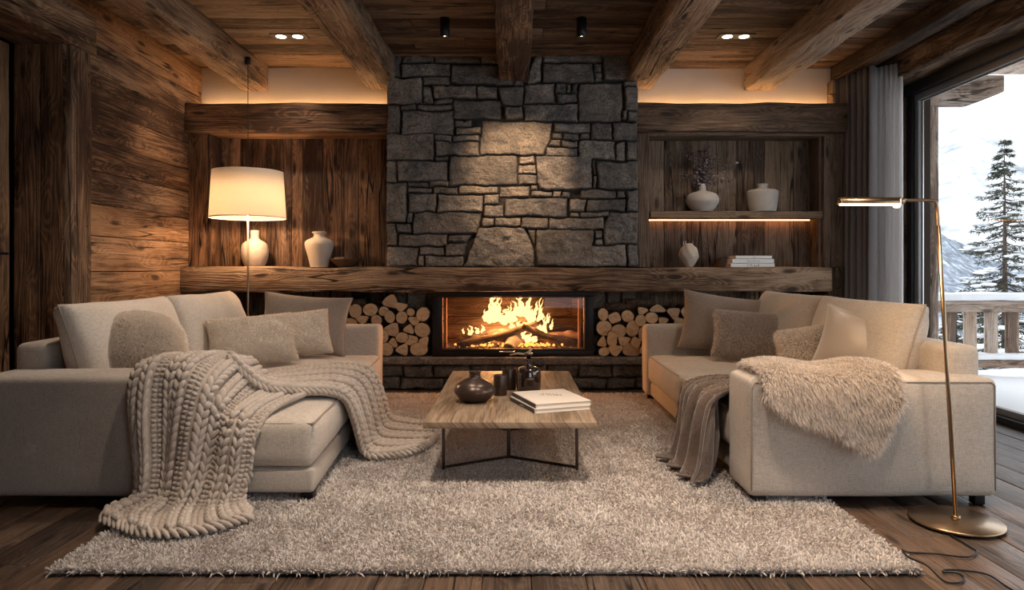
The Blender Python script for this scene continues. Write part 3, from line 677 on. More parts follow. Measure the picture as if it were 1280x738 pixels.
# ------------------------------------------------------------ firewood logs
m = M_('cut_wood_end'); o_ = m.obj(); sp = m.n('SeparateXYZ', {0: o_}); rd_ = m.n('VectorMath', {0: m.vscale(o_, (1, 0, 1))}, operation='LENGTH').outputs['Value']
dn = m.noise(o_, 12, 3); rg = m.mt('MULTIPLY_ADD', m.mt('SINE', m.mt('ADD', m.mt('MULTIPLY', rd_, 520), m.mt('MULTIPLY', dn, 9))), .5, .5)
oi = m.n('ObjectInfo').outputs['Random']
c = m.mix(rg, (.68, .46, .26), (.86, .65, .42)); c = m.mix(m.n('MapRange', {0: m.noise(o_, 30, 5, .7), 1: .46, 2: .66, 3: 0, 4: .65}).outputs[0], c, (.42, .26, .13)); c = m.mix(m.mt('MULTIPLY', oi, .35), c, (.50, .33, .18))
m.bsdf(col=c, rough=.85, nor=m.bump(m.mt('ADD', rg, m.noise(o_, 60, 4)), .4, .003)); M_CUT = m.m
m = M_('bark'); o_ = m.obj(); nz_ = m.noise(m.vscale(o_, (40, 8, 40)), 1, 6, .7)
m.bsdf(col=m.ramp(nz_, [(.35, (.035, .02, .014)), (.6, (.14, .085, .055)), (.8, (.28, .19, .13))]), rough=.9, nor=m.bump(nz_, 1, .012)); M_BARK = m.m
def firewood(px, py, wp, hp, seed, lab, grp, Y=6.50, ln=.30):
    rr = random.Random(seed); k = Y / FPX; w_, h_ = wp * k, hp * k; n_ = 26
    kind = rr.random(); ph = rr.uniform(0, 6.28); nc = 3 if kind < .35 else (4 if kind < .5 else 0)
    prof = []
    for i in range(n_):
        a_ = 2 * math.pi * i / n_; q = 1.0
        if nc:
            b_ = (a_ + ph) % (2 * math.pi / nc) - math.pi / nc; q = min(1.0, (.66 if nc == 3 else .84) / math.cos(b_)); q = q * .85 + .15
        q *= 1 + .05 * math.sin(a_ * 2 + ph) + rr.uniform(-.025, .025); prof.append((q * math.cos(a_), q * math.sin(a_)))
    mxx = max(abs(p[0]) for p in prof); mxz = max(abs(p[1]) for p in prof); prof = [(p[0] / mxx * w_ / 2, p[1] / mxz * h_ / 2) for p in prof]
    dy = rr.uniform(-.012, .03); V = []; F = []; mi = []
    ys = [0, .006, ln * .33, ln * .66, ln]
    for j, y_ in enumerate(ys):
        s_ = .965 if j == 0 else 1
        for (a_, b_) in prof:
            t = 1 + (.03 * math.sin(a_ * 60 + y_ * 30 + seed) if j else 0); V.append((a_ * s_ * t, y_ + dy, b_ * s_ * t))
    for j in range(len(ys) - 1):
        for i in range(n_):
            F.append([j * n_ + i, j * n_ + (i + 1) % n_, (j + 1) * n_ + (i + 1) % n_, (j + 1) * n_ + i]); mi.append(1)
    F.append(list(range(n_))[::-1]); mi.append(0); F.append([(len(ys) - 1) * n_ + i for i in range(n_)]); mi.append(0)
    x_, y_, z_ = P(px, py, Y); z_ = max(z_, .312 + h_ / 2 + .001) if py > 430 else z_
    o = mk('firewood_log', V, F, [M_CUT, M_BARK], loc=(x_, Y, z_), mi=mi, smooth=False)
    for pz, f_ in zip(o.data.polygons, mi): pz.use_smooth = bool(f_)
    return props(o, lab, 'log', grp)
LL = [(335,135,100,90),(290,195,62,58),(400,165,80,60),(330,228,62,75),(402,232,68,75),(458,200,48,48),(535,212,80,85),(480,252,75,62),(340,310,115,88),(448,305,68,62),(528,310,95,90),(405,355,75,62),(460,375,82,68),(540,385,66,85),(345,393,68,68),(290,350,60,80),(310,440,80,80),(408,442,85,75),(508,440,105,80),
 (120,192,75,85),(208,185,90,75),(160,243,80,60),(245,250,65,65),(35,230,70,75),(88,262,80,50),(15,165,50,60),(62,160,55,48),(-40,200,70,60),(-45,262,75,60),(-110,240,70,70),(225,325,80,75),(150,315,75,70),(70,325,80,75),(225,410,75,80),(150,395,70,75),(230,455,70,55),(165,450,62,62),(100,440,70,80),(60,395,65,60),(-10,330,80,75),(0,420,90,90)]
for i, (a_, b_, c_, d_) in enumerate(LL):
    if i == 0: lab = 'fat round firewood log topping the stack left of the fireplace'
    elif i == 8: lab = 'large wedge shaped split log in the middle of the stack left of the fireplace'
    elif i == 18: lab = 'wide half-round log, bottom row, beside the fireplace frame in the stack left of it'
    else: lab = 'split firewood log among the others in the stack left of the fireplace'
    firewood(420 + a_ / 4.92, 350 + b_ / 4.92, c_ / 4.92 * 1.07, d_ / 4.92 * 1.05, 100 + i, lab, 'firewood stacked left of the fireplace')
RL = [(462,213,60,75),(535,235,80,70),(615,225,75,72),(705,192,70,55),(800,180,100,55),(900,205,85,85),(970,200,55,75),(760,233,75,68),(830,252,70,55),(932,255,85,48),(692,250,65,70),(470,298,90,95),(560,315,90,80),(645,300,78,100),(458,385,60,75),(517,365,62,100),(590,375,82,68),(662,385,62,72),(468,450,65,55),(537,443,88,75),(637,440,105,80),(710,438,50,80),(705,335,44,85),
 (1030,215,60,70),(1015,262,60,50),(770,320,80,80),(850,325,75,75),(930,325,75,75),(780,405,85,80),(865,405,80,80),(950,405,80,80),(790,458,70,45),(1010,340,70,75)]
for i, (a_, b_, c_, d_) in enumerate(RL):
    if i == 4: lab = 'broad flat topped split log on top of the stack right of the fireplace'
    elif i == 5: lab = 'wedge shaped log on top of the stack right of the fireplace, above the sofa arm'
    elif i == 20: lab = 'widest log in the bottom row of the stack right of the fireplace'
    else: lab = 'split firewood log among the others in the stack right of the fireplace'
    firewood(660 + a_ / 4.92, 350 + b_ / 4.92, c_ / 4.92 * 1.07, d_ / 4.92 * 1.05, 300 + i, lab, 'firewood stacked right of the fireplace')
for (px, py, w_, h_, lab) in ((775, 384, 24, 9, 'dark bark log lying behind the stack right of the fireplace'), (800, 379, 22, 9, 'bark topped log at the back of the stack right of the fireplace'), (438, 379, 24, 9, 'bark topped log at the back of the stack left of the fireplace')):
    x_, y_, z_ = P(px, py, 6.62); V, F = tube([(-.14, 0, 0), (-.05, .01, .004), (.05, 0, .002), (.14, .01, 0)], .042, 12); V[:, :] += .006 * fbm(V * 30, 3)[:, None]
    o = mk('firewood_log', V, F, M_BARK, loc=(x_, 6.64, z_)); props(o, lab, 'log', 'bark logs at the back of the stacks')

# ============================================================ RUG
rugx0, rugx1, rugy0, rugy1 = -1.735, 1.535, 2.575, 6.19
rug = empty('shaggy_rug', (-.1, 4.35, 0), 'large cream shaggy rug under the coffee table and both sofas', 'rug')
V, F = rbox(((rugx0 + rugx1) / 2 + .1, (rugy0 + rugy1) / 2 - 4.35, .0075), (rugx1 - rugx0, rugy1 - rugy0, .015), .006, (8, 8, 1), k=1)
mk('rug_backing', V, F, plain('rug_backing', (.30, .27, .25), .95), rug)
rng = np.random.default_rng(1); NT = 300000
# density falls with depth so the near pile is as fine as it looks
yy = rng.random(NT) ** 1.35 * (rugy1 - rugy0) + rugy0; xx = rng.uniform(rugx0, rugx1, NT)
pp = np.stack([xx + .1, yy - 4.35, np.full(NT, .012)], 1)
lay = np.stack([vn(pp * 9, 3), vn(pp * 9, 4), np.full(NT, .0)], 1) * .75
NR = np.tile([0, 0, 1.], (NT, 1)) + lay; NR[:, 2] = 1
edge = np.minimum.reduce([xx - rugx0, rugx1 - xx, yy - rugy0, rugy1 - yy])
wdt = .0038 + .0022 * (yy - rugy0) / 3.6
tint = np.clip(.5 + .28 * fbm(pp * 2.0, 8, 2) + rng.normal(0, .30, NT), 0, 1)
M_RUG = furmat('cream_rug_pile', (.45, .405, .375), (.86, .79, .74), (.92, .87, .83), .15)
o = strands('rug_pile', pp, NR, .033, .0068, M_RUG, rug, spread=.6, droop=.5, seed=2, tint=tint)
props(o, kind='stuff')

# ============================================================ SOFAS
def shear(V, f):
    V = V.copy(); V[:, 0] = f(V); return V
def sofa_left():
    sf = empty('sofa', (-1.8, 4.6, 0), 'long beige linen sofa left of the coffee table, chunky knit throw hanging over its arm', 'sofa')
    ox, oy = -1.8, 4.6
    def add(name, c, s, r, n, crown=(0, 0, 0), noise=0, mat=M_SOFA, tf=None, seed=1, parent=sf):
        V, F = rbox(c, s, r, n, 3, crown, noise, 3.5, seed)
        if tf: V = tf(V)
        V = V - np.array((ox, oy, 0)); return mk(name, V, F, mat, parent)
    XF = lambda y: -.955 - .165 * (y - 3.3) / 2.7          # front edge drifts slightly
    def edge(V):
        V = V.copy(); x = V[:, 0]; t = np.clip((x + 2.4) / (2.4 - .955), 0, 1); V[:, 0] = x + t * (XF(V[:, 1]) + .955); return V
    add('arm', (-2.02, 3.46, .335), (1.22, .33, .57), .035, (12, 4, 6), (.0, .01, .012), .004, seed=3)
    add('arm', (-1.88, 5.93, .365), (1.50, .20, .59), .035, (12, 3, 6), (.0, .01, .01), .004, seed=4, tf=lambda V: shear(V, lambda W: W[:, 0] + .0))
    add('back_frame', (-2.545, 4.83, .405), (.17, 2.40, .69), .04, (3, 16, 6), (.01, 0, .01), .004, seed=5)
    add('base', (-1.70, 4.60, .125), (1.49, 2.58, .12), .02, (6, 12, 2), tf=edge, noise=.002)
    s1 = add('seat_cushion', (-1.71, 3.985, .30), (1.51, 1.375, .225), .05, (14, 14, 4), (.015, .012, .035), .008, tf=edge, seed=6, mat=M_SOFA2)
    s2 = add('seat_cushion', (-1.71, 5.245, .30), (1.51, 1.13, .225), .05, (14, 12, 4), (.015, .012, .035), .008, tf=edge, seed=7, mat=M_SOFA2)
    for par, ya, yb in ((s1, 3.305, 4.66), (s2, 4.69, 5.80)):
        pts = []
        for (x, y) in ((-1.45, ya + .012), (-1.0, ya + .012), (-.963, ya + .03), (-.958, ya + .1), (-.958, yb - .05)):
            q = edge(np.array([[x, y, .395]]))[0]; pts.append((q[0] - ox, q[1] - oy, .398))
        V, F = tube(catmull(pts, 5), .004, 6); mk('piping', V, F, M_PIPE, par)
    for (x, y) in ((-2.55, 3.36), (-1.0, 3.38), (-1.16, 5.95), (-2.55, 5.95)):
        V, F = rbox((x - ox, y - oy, .037), (.06, .06, .075), .004, k=1); mk('foot', V, F, M_BLACK, sf)
    for (y0, y1, sd, rl) in ((3.60, 4.70, 11, .0), (4.73, 5.80, 12, .0)):
        c = backcushion(sf, 1, y0, y1, sd, ox, oy)
    return sf
def cushion_mesh(w_, h_, t_, n=18, pinch=.07, seed=0, wr=.008, square=.5, puff=.62, rnd=0):
    """throw pillow: local x width, z height, y thickness; front faces -y"""
    u, v = np.meshgrid(np.linspace(-1, 1, n + 1), np.linspace(-1, 1, n + 1)); u = np.sin(u * math.pi / 2 * .93) / math.sin(math.pi / 2 * .93); v = np.sin(v * math.pi / 2 * .93) / math.sin(math.pi / 2 * .93)
    pu = u * (1 - pinch * (1 - v ** 2) * 0 - pinch * (1 - np.abs(v) ** 2.0) * np.abs(u) ** 3); pv = v * (1 - pinch * (1 - np.abs(u) ** 2.0) * np.abs(v) ** 3)
    pu, pv = pu * np.sqrt(1 - rnd * pv ** 2 / 2), pv * np.sqrt(1 - rnd * pu ** 2 / 2)
    th = (np.clip(1 - np.abs(u) ** 2.6, 0, 1) * np.clip(1 - np.abs(v) ** 2.6, 0, 1)) ** puff
    x = pu * w_ / 2; z = pv * h_ / 2
    p3 = np.stack([x.ravel(), z.ravel(), x.ravel() * 0 + seed], 1)
    wn_ = (fbm(p3 * 6, seed, 3) * wr).reshape(x.shape) * (.35 + .65 * (1 - th))
    A = np.stack([x, -th * t_ / 2 - wn_ * np.sign(th + .0001) * (th > .02), z], 2); B = np.stack([x, th * t_ / 2 + wn_ * (th > .02), z], 2)
    m_ = (n + 1) ** 2; F = gfaces(n, n); V = np.vstack([A.reshape(-1, 3), B.reshape(-1, 3)]); FF = np.vstack([F, F[:, ::-1] + m_])
    # weld border
    mp = np.arange(2 * m_); j, i = np.divmod(np.arange(m_), n + 1); bd = (i == 0) | (i == n) | (j == 0) | (j == n); mp[m_:][bd] = np.arange(m_)[bd]
    FF = mp[FF]; used = np.unique(FF); rm = np.full(2 * m_, -1); rm[used] = np.arange(len(used))
    ring = [(k, 0) for k in range(n)] + [(n, k) for k in range(n)] + [(k, n) for k in range(n, 0, -1)] + [(0, k) for k in range(n, 0, -1)]
    rg = [tuple(A[b_, a_]) for a_, b_ in ring]
    return V[used], rm[FF], rg + [rg[0]]
def backcushion(sf, side, y0, y1, seed, ox, oy, mat=None):
    """big seat-back cushion leaning on the frame; side=+1: faces +x (left sofa), -1 faces -x"""
    w_ = y1 - y0; h_ = .56
    V, F, rg = cushion_mesh(w_, h_, .30, 22, .035, seed, .016, puff=.34)
    V = V.copy(); V[:, 2] += -.02 * np.cos(V[:, 0] / w_ * math.pi) * (V[:, 2] > 0) * 0
    yaw = 90 if side > 0 else -90
    Mx = Matrix.Rotation(R(yaw), 3, 'Z') @ Matrix.Rotation(R(-16), 3, 'X')
    cx = -2.30 if side > 0 else 2.10
    T = np.array((cx - ox, (y0 + y1) / 2 - oy, .685)); Mn = np.array(Mx)
    o = mk('back_cushion', V @ Mn.T + T, F, mat or M_SOFA2, sf)
    pts = (np.array(rg) @ Mn.T) + T; Vt, Ft = tube([tuple(p) for p in pts], .0045, 6, cap=False); mk('piping', Vt, Ft, M_PIPE, o)
    return o
SL = sofa_left()
def sofa_right():
    ox, oy = 1.75, 4.6
    sf = empty('sofa', (ox, oy, 0), 'long beige linen sofa by the window, sheepskin hanging over its near arm', 'sofa')
    def add(name, c, s, r, n, crown=(0, 0, 0), noise=0, mat=M_SOFA, seed=1):
        V, F = rbox(c, s, r, n, 3, crown, noise, 3.5, seed); return mk(name, V - np.array((ox, oy, 0)), F, mat, sf)
    a1 = add('arm', (1.735, 3.46, .333), (1.20, .32, .57), .035, (12, 4, 6), (0, .008, .012), .003, seed=23)
    add('arm', (1.70, 5.92, .365), (1.13, .20, .59), .035, (12, 3, 6), (0, .008, .01), .003, seed=24)
    add('back_frame', (2.25, 4.72, .41), (.17, 2.60, .70), .04, (3, 16, 6), (.01, 0, .01), .003, seed=25)
    add('base', (1.68, 4.72, .125), (1.02, 2.22, .12), .02, (6, 12, 2), noise=.002)
    s1 = add('seat_cushion', (1.67, 4.155, .30), (1.05, 1.05, .225), .05, (12, 12, 4), (.015, .01, .03), .007, seed=26)
    s2 = add('seat_cushion', (1.67, 5.255, .30), (1.05, 1.13, .225), .05, (12, 12, 4), (.015, .01, .03), .007, seed=27)
    for par, ya, yb in ((s1, 3.66, 4.67), (s2, 4.70, 5.81)):
        pts = [(x - ox, y - oy, .404) for x, y in ((1.148, ya + .05), (1.146, (ya + yb) / 2), (1.148, yb - .05))]
        V, F = tube(catmull(pts, 5), .004, 6); mk('piping', V, F, M_PIPE, par)
    pts = [(1.15, 3.302, .08), (1.15, 3.302, .3), (1.15, 3.302, .57), (1.165, 3.303, .598), (1.7, 3.302, .602), (2.3, 3.302, .60), (2.318, 3.302, .585), (2.32, 3.302, .08)]
    V, F = tube([(x - ox, y - oy, z) for x, y, z in pts], .0035, 6); mk('piping', V, F, M_PIPE, a1)
    for (x, y) in ((1.20, 3.36), (1.20, 5.95), (2.27, 5.95)):
        V, F = rbox((x - ox, y - oy, .037), (.06, .06, .075), .004, k=1); mk('foot', V, F, M_BLACK, sf)
    V, F = rbox((2.27 - ox, 3.36 - oy, .037), (.05, .05, .075), .004, k=1); V2, F2 = rbox((2.17 - ox, 3.36 - oy, .062), (.24, .05, .02), .003, k=1); gg = G(); gg.add(V, F); gg.add(V2, F2); gg.out('foot', M_BLACK, sf)
    backcushion(sf, -1, 3.62, 4.72, 31, ox, oy, M_SOFA); backcushion(sf, -1, 4.75, 5.82, 32, ox, oy, M_SOFA)
    return sf
SR = sofa_right()

# ------------------------------------------------------------ throw pillows
def pillow(name, loc, w_, h_, t_, yaw, tilt, roll, mat, lab, grp=None, seed=1, pinch=.07, wr=.006, fur=None, pip=True, puff=.5, rnd=0):
    V, F, rg = cushion_mesh(w_, h_, t_, 20, pinch, seed, wr, puff=puff, rnd=rnd)
    Mx = Matrix.Rotation(R(yaw), 3, 'Z') @ Matrix.Rotation(R(tilt), 3, 'X') @ Matrix.Rotation(R(roll), 3, 'Y'); Mn = np.array(Mx)
    root = empty(name, loc, lab, 'cushion', grp)
    V = V @ Mn.T; mk('pillow_cover', V, F, mat, root)
    if pip:
        Vt, Ft = tube([tuple(p) for p in np.array(rg) @ Mn.T], .003, 6, cap=False); mk('seam', Vt, Ft, mat, root)
    if fur:
        n_, ln, wd, fm, sp, dr, cl = fur
        p, nr = sample_faces(V, F, n_, np.random.default_rng(seed)); c_ = p.mean(0)
        sg = np.sign(((p - c_) * nr).sum(1)); 
        o = strands('fur', p, nr * sg[:, None], ln, wd, fm, root, spread=sp, droop=dr, seed=seed, clump=cl); props(o, kind='stuff')
    return root
M_FURB = linen('fur_backing', (.62, .54, .46))
F_LONG = furmat('cream_long_fur', (.82, .75, .67), (.98, .93, .86), (.88, .79, .70), .5)
F_CURL = furmat('curly_wool', (.72, .66, .58), (.94, .88, .80), None, .45)
F_TAUPE = furmat('taupe_fur', (.50, .445, .405), (.90, .835, .785), (.62, .55, .50), .4)
F_GREYF = furmat('taupe_pink_fur', (.20, .145, .115), (.52, .41, .335), (.32, .24, .19), .3)
M_MOH = linen('mohair_base', (.36, .30, .255)); M_SATIN = plain('satin_taupe', (.33, .27, .225), .42, sheen=.5, nb=.2, nsc=8)
pillow('fur_cushion', (-2.12, 3.93, .695), .44, .40, .26, 38, -30, 8, M_FURB, 'round long-haired cream fur cushion at the near end of the left sofa', seed=41, pinch=0, rnd=.85, fur=(52000, .045, .0022, F_LONG, .45, .5, .5), pip=False)
pillow('wool_cushion', (-1.87, 4.96, .625), .60, .37, .21, 26, -24, -4, M_FURB, 'oblong curly wool cushion on the left sofa beside the knit throw', seed=42, fur=(42000, .014, .0028, F_CURL, .8, .1, .8), pip=False)
pillow('wool_cushion', (-1.67, 5.36, .635), .50, .36, .19, 20, -22, -5, M_FURB, 'curly wool cushion between the oblong wool one and the taupe linen one', seed=43, fur=(34000, .012, .0028, F_CURL, .8, .1, .8), pip=False)
pillow('linen_cushion', (-1.70, 5.64, .690), .72, .50, .19, 6, -17, 5, M_GREYP, 'square taupe linen cushion leaning on the far arm of the left sofa', seed=44, pinch=.09, wr=.012)
pillow('linen_cushion', (1.735, 5.62, .690), .70, .50, .20, -8, -19, 8, M_GREYP, 'square taupe linen cushion leaning on the far arm of the right sofa', seed=45, pinch=.08, wr=.012)
pillow('fur_cushion', (1.86, 5.18, .63), .66, .37, .22, -16, -26, 4, M_MOH, 'oblong taupe fur cushion in front of the linen one on the right sofa', seed=46, fur=(40000, .030, .0026, F_TAUPE, .5, .5, .5), pip=False)
pillow('fur_cushion', (1.93, 4.36, .615), .46, .34, .20, -30, -25, -12, M_MOH, 'small golden lit fur cushion tucked behind the satin cushion', seed=47, fur=(24000, .030, .0028, F_LONG, .5, .5, .5), pip=False)
pillow('satin_cushion', (2.02, 3.95, .67), .52, .44, .26, -24, -18, 16, M_SATIN, 'plump satin cushion with one corner up at the near end of the right sofa', seed=48, pinch=.10, wr=.016)

# ------------------------------------------------------------ chunky knit throw
def smp(V, u, v):
    """bilinear sample of surface grid V(rows, cols,3) at u (cols) v (rows) in 0..1"""
    nv, nu = V.shape[0] - 1, V.shape[1] - 1; x = np.clip(u * nu, 0, nu - 1e-6); y = np.clip(v * nv, 0, nv - 1e-6)
    i = x.astype(int); j = y.astype(int); a = (x - i)[:, None]; b = (y - j)[:, None]
    return V[j, i] * (1 - a) * (1 - b) + V[j, i + 1] * a * (1 - b) + V[j + 1, i] * (1 - a) * b + V[j + 1, i + 1] * a * b
def unit_blob(n=7, m_=5):
    V = []; F = []
    for j in range(m_ + 1):
        th = math.pi * j / m_
        for i in range(n): V.append((math.sin(th) * math.cos(2 * math.pi * i / n), math.sin(th) * math.sin(2 * math.pi * i / n), math.cos(th)))
    for j in range(m_):
        for i in range(n): F.append([j * n + i, (j + 1) * n + i, (j + 1) * n + (i + 1) % n, j * n + (i + 1) % n])
    return np.array(V), np.array(F)
BV, BF = unit_blob()
def knit(g, tint, V, ncol, pitch0, seed, edge_both=True):
    rs_ = np.random.default_rng(seed)
    du = np.linalg.norm(np.diff(V, axis=1), axis=2).sum(1).mean(); 
    for c in range(ncol):
        uc = (c + .5) / ncol; pitch = pitch0 * (.55 if c % 3 == 2 else 1)
        vv = np.linspace(0, 1, 400); L = smp(V, np.full(400, uc), vv); seg = np.linalg.norm(np.diff(L, axis=0), axis=1); s_ = np.concatenate([[0], np.cumsum(seg)])
        ns = int(s_[-1] / pitch); ph = rs_.random()
        purl = (c % 3 == 2)
        for k in range(ns):
            t = np.interp((k + .5 + ph * .3) * pitch, s_, vv)
            w_ = 1.0 / ncol
            for sg in (-1, 1):
                if purl:
                    dt = .004 * (1 if k % 2 else -1) / s_[-1]; ua, va, ub, vb = uc + sg * w_ * .05, t + dt, uc + sg * w_ * .42, t - dt
                else:
                    dt = pitch * .62 / s_[-1]
                    ua, va, ub, vb = uc + sg * w_ * .06, t + dt, uc + sg * w_ * .34, t - dt
                pa, pb, pc = smp(V, np.array([ua, ub, (ua + ub) / 2]), np.array([va, vb, (va + vb) / 2]))
                e1 = smp(V, np.array([min(1, uc + .02)]), np.array([t]))[0] - smp(V, np.array([max(0, uc - .02)]), np.array([t]))[0]
                e2 = smp(V, np.array([uc]), np.array([min(1, t + .01)]))[0] - smp(V, np.array([uc]), np.array([max(0, t - .01)]))[0]
                nrm = np.cross(e1, e2); nrm /= np.linalg.norm(nrm) + 1e-9
                d = pb - pa; L_ = np.linalg.norm(d); d /= L_ + 1e-9; b = np.cross(d, nrm); b /= np.linalg.norm(b) + 1e-9; nn = np.cross(b, d)
                wreal = np.linalg.norm(smp(V, np.array([min(1, uc + w_ / 2)]), np.array([t]))[0] - smp(V, np.array([max(0, uc - w_ / 2)]), np.array([t]))[0])
                hl = max(L_ * .62, .012); rw = min(.018, max(.007, wreal * .235)); rn = .019 if not purl else .013
                if purl: rw = .0105
                jit = rs_.uniform(.9, 1.1)
                lift = (.006 if not purl else -.005)
                for side in (1, -1):
                    ctr = (pa + pb) / 2 + nn * (side * .010 + side * lift)
                    g.add((BV[:, 2:3] * d * hl + BV[:, 0:1] * b * rw * jit + BV[:, 1:2] * nn * rn) + ctr, BF); tint.append(np.full(len(BV), rs_.random()))
A = [[(-1.76,3.68,.635),(-1.66,3.68,.65),(-1.54,3.70,.66),(-1.43,3.72,.66),(-1.36,3.80,.56),(-1.25,3.95,.485),(-1.08,4.05,.475)],
     [(-1.78,3.46,.67),(-1.67,3.46,.70),(-1.56,3.46,.70),(-1.44,3.47,.69),(-1.37,3.55,.55),(-1.27,3.66,.475),(-1.12,3.78,.465)],
     [(-1.79,3.27,.655),(-1.68,3.26,.68),(-1.57,3.25,.67),(-1.45,3.26,.63),(-1.38,3.28,.48),(-1.30,3.31,.445),(-1.19,3.40,.445)],
     [(-1.78,3.235,.50),(-1.68,3.20,.48),(-1.58,3.22,.48),(-1.47,3.19,.47),(-1.385,3.235,.40),(-1.30,3.22,.37),(-1.215,3.235,.35)],
     [(-1.75,3.23,.25),(-1.67,3.19,.24),(-1.60,3.22,.23),(-1.50,3.17,.23),(-1.42,3.22,.22),(-1.32,3.20,.20),(-1.235,3.225,.20)],
     [(-1.74,3.20,.085),(-1.68,3.16,.09),(-1.60,3.17,.08),(-1.52,3.12,.08),(-1.43,3.14,.075),(-1.34,3.14,.075),(-1.25,3.19,.075)],
     [(-1.83,3.12,.055),(-1.74,3.06,.062),(-1.62,3.02,.060),(-1.50,3.00,.058),(-1.40,3.01,.055),(-1.30,3.03,.055),(-1.20,3.12,.055)],
     [(-1.78,3.00,.058),(-1.66,2.93,.056),(-1.56,2.87,.055),(-1.44,2.84,.055),(-1.34,2.86,.055),(-1.24,2.93,.055),(-1.15,3.05,.055)]]
B = [[(-1.42,3.44,.70),(-1.45,3.50,.71),(-1.48,3.56,.70),(-1.52,3.62,.68),(-1.56,3.68,.64),(-1.60,3.74,.58)],
     [(-1.37,3.50,.62),(-1.38,3.60,.60),(-1.42,3.72,.57),(-1.46,3.90,.53),(-1.50,4.02,.50),(-1.56,4.15,.475)],
     [(-1.29,3.58,.53),(-1.31,3.75,.515),(-1.35,3.95,.50),(-1.39,4.15,.49),(-1.43,4.32,.48),(-1.50,4.50,.47)],
     [(-1.16,3.70,.49),(-1.18,3.90,.485),(-1.22,4.12,.49),(-1.26,4.34,.485),(-1.31,4.56,.48),(-1.38,4.78,.465)],
     [(-1.03,3.82,.465),(-1.05,4.02,.475),(-1.08,4.26,.475),(-1.11,4.50,.47),(-1.16,4.74,.47),(-1.22,4.96,.46)],
     [(-.945,3.92,.40),(-.95,4.12,.41),(-.965,4.36,.41),(-.98,4.60,.41),(-1.0,4.84,.41),(-1.04,5.06,.40)],
     [(-.895,3.97,.24),(-.90,4.16,.24),(-.91,4.40,.24),(-.925,4.62,.24),(-.94,4.86,.24),(-.96,5.08,.24)],
     [(-.85,4.0,.07),(-.855,4.18,.075),(-.86,4.40,.075),(-.87,4.62,.075),(-.88,4.86,.075),(-.90,5.05,.07)],
     [(-.74,4.02,.055),(-.70,4.16,.055),(-.68,4.36,.055),(-.68,4.56,.055),(-.70,4.76,.055),(-.74,4.94,.055)],
     [(-.60,4.10,.055),(-.54,4.22,.055),(-.50,4.38,.055),(-.50,4.54,.055),(-.54,4.70,.055),(-.60,4.84,.055)]]
ox, oy = -1.4, 3.6
g = G(); tl = []
VA, FA = grid_surf(A, 36, 60); VB, FB = grid_surf(B, 30, 60)
# gentle folds in the hanging part
ua = np.linspace(0, 1, 37)[None, :, None]; va = np.linspace(0, 1, 61)[:, None, None]
fold = np.sin(ua * 17) * .016 * np.clip(1 - np.abs(va - .45) / .35, 0, 1); VA[:, :, 1:2] -= fold + .004
VAo, VBo = VA - np.array((ox, oy, 0)), VB - np.array((ox, oy, 0))
knit(g, tl, VAo, 12, .042, 5); knit(g, tl, VBo, 15, .042, 6)
# rolled borders
for line in (VAo[:, 0], VAo[:, -1], VBo[:, 0], VBo[:, -1], VAo[-1], VBo[-1]):
    line = line; s_ = np.concatenate([[0], np.cumsum(np.linalg.norm(np.diff(line, axis=0), axis=1))]); n_ = int(s_[-1] / .034)
    for k in range(n_):
        q = np.array([np.interp((k + t) * .034, s_, line[:, a_]) for t in (0, .5, 1) for a_ in range(3)]).reshape(3, 3); d = q[2] - q[0]; d /= np.linalg.norm(d) + 1e-9
        b = np.cross(d, (0.1, .2, 1)); b /= np.linalg.norm(b); nn = np.cross(b, d); dd = d + (b * .5 - nn * .6); dd /= np.linalg.norm(dd)
        g.add((BV[:, 2:3] * dd * .034 + BV[:, 0:1] * b * .014 + BV[:, 1:2] * nn * .014) + q[1], BF); tl.append(np.full(len(BV), random.random()))
for Vx, Fx in ((VAo, FA), (VBo, FB)):
    Vt, Ft = solid(Vx, Fx, .012); g.add(Vt, Ft); tl.append(np.full(len(Vt), .2))
m = M_('chunky_wool'); t = m.attr('tint'); o_ = m.obj()
c = m.mix(t, (.52, .44, .375), (.64, .555, .48)); c = m.mix(m.noise(o_, 90, 4, .7), m.mix(.35, c, (.28, .22, .18)), c)
m.bsdf(col=c, rough=.95, sheen=.4, nor=m.bump(m.noise(m.vscale(o_, (140, 140, 140)), 1, 3, .7), .6, .004), spec=.1)
kn = g.out('knit_throw', m.m, attrs={'tint': np.concatenate(tl)}, loc=(ox, oy, 0))
props(kn, 'chunky cable knit beige throw draped over the left sofa and trailing on the rug', 'blanket')

# ------------------------------------------------------------ mohair throw on the right sofa
T = [[(1.62,3.66,.475),(1.60,3.80,.48),(1.58,3.95,.475),(1.55,4.10,.47),(1.50,4.25,.465)],
     [(1.42,3.64,.50),(1.40,3.80,.485),(1.38,3.96,.485),(1.35,4.12,.48),(1.30,4.30,.465)],
     [(1.22,3.64,.50),(1.21,3.80,.475),(1.19,3.97,.475),(1.17,4.14,.47),(1.16,4.34,.45)],
     [(1.10,3.63,.44),(1.10,3.78,.42),(1.09,3.95,.42),(1.085,4.12,.41),(1.08,4.32,.38)],
     [(1.07,3.60,.28),(1.06,3.74,.27),(1.05,3.90,.27),(1.045,4.06,.27),(1.05,4.24,.25)],
     [(1.04,3.56,.12),(1.03,3.70,.12),(1.01,3.84,.12),(1.0,3.98,.12),(1.01,4.14,.13)],
     [(1.0,3.52,.055),(.98,3.64,.05),(.97,3.78,.05),(.965,3.92,.05),(.96,4.06,.05)],
     [(.95,3.48,.048),(.92,3.60,.048),(.90,3.74,.048),(.89,3.88,.048),(.86,4.02,.048)]]
V_, F_ = grid_surf(T, 60, 70)
ug = np.linspace(0, 1, 61)[None, :]; vg = np.linspace(0, 1, 71)[:, None]
amp = .042 * np.clip((vg - .25) / .3, 0, 1) * np.clip((1.15 - vg) / .3, 0, 1) + .010
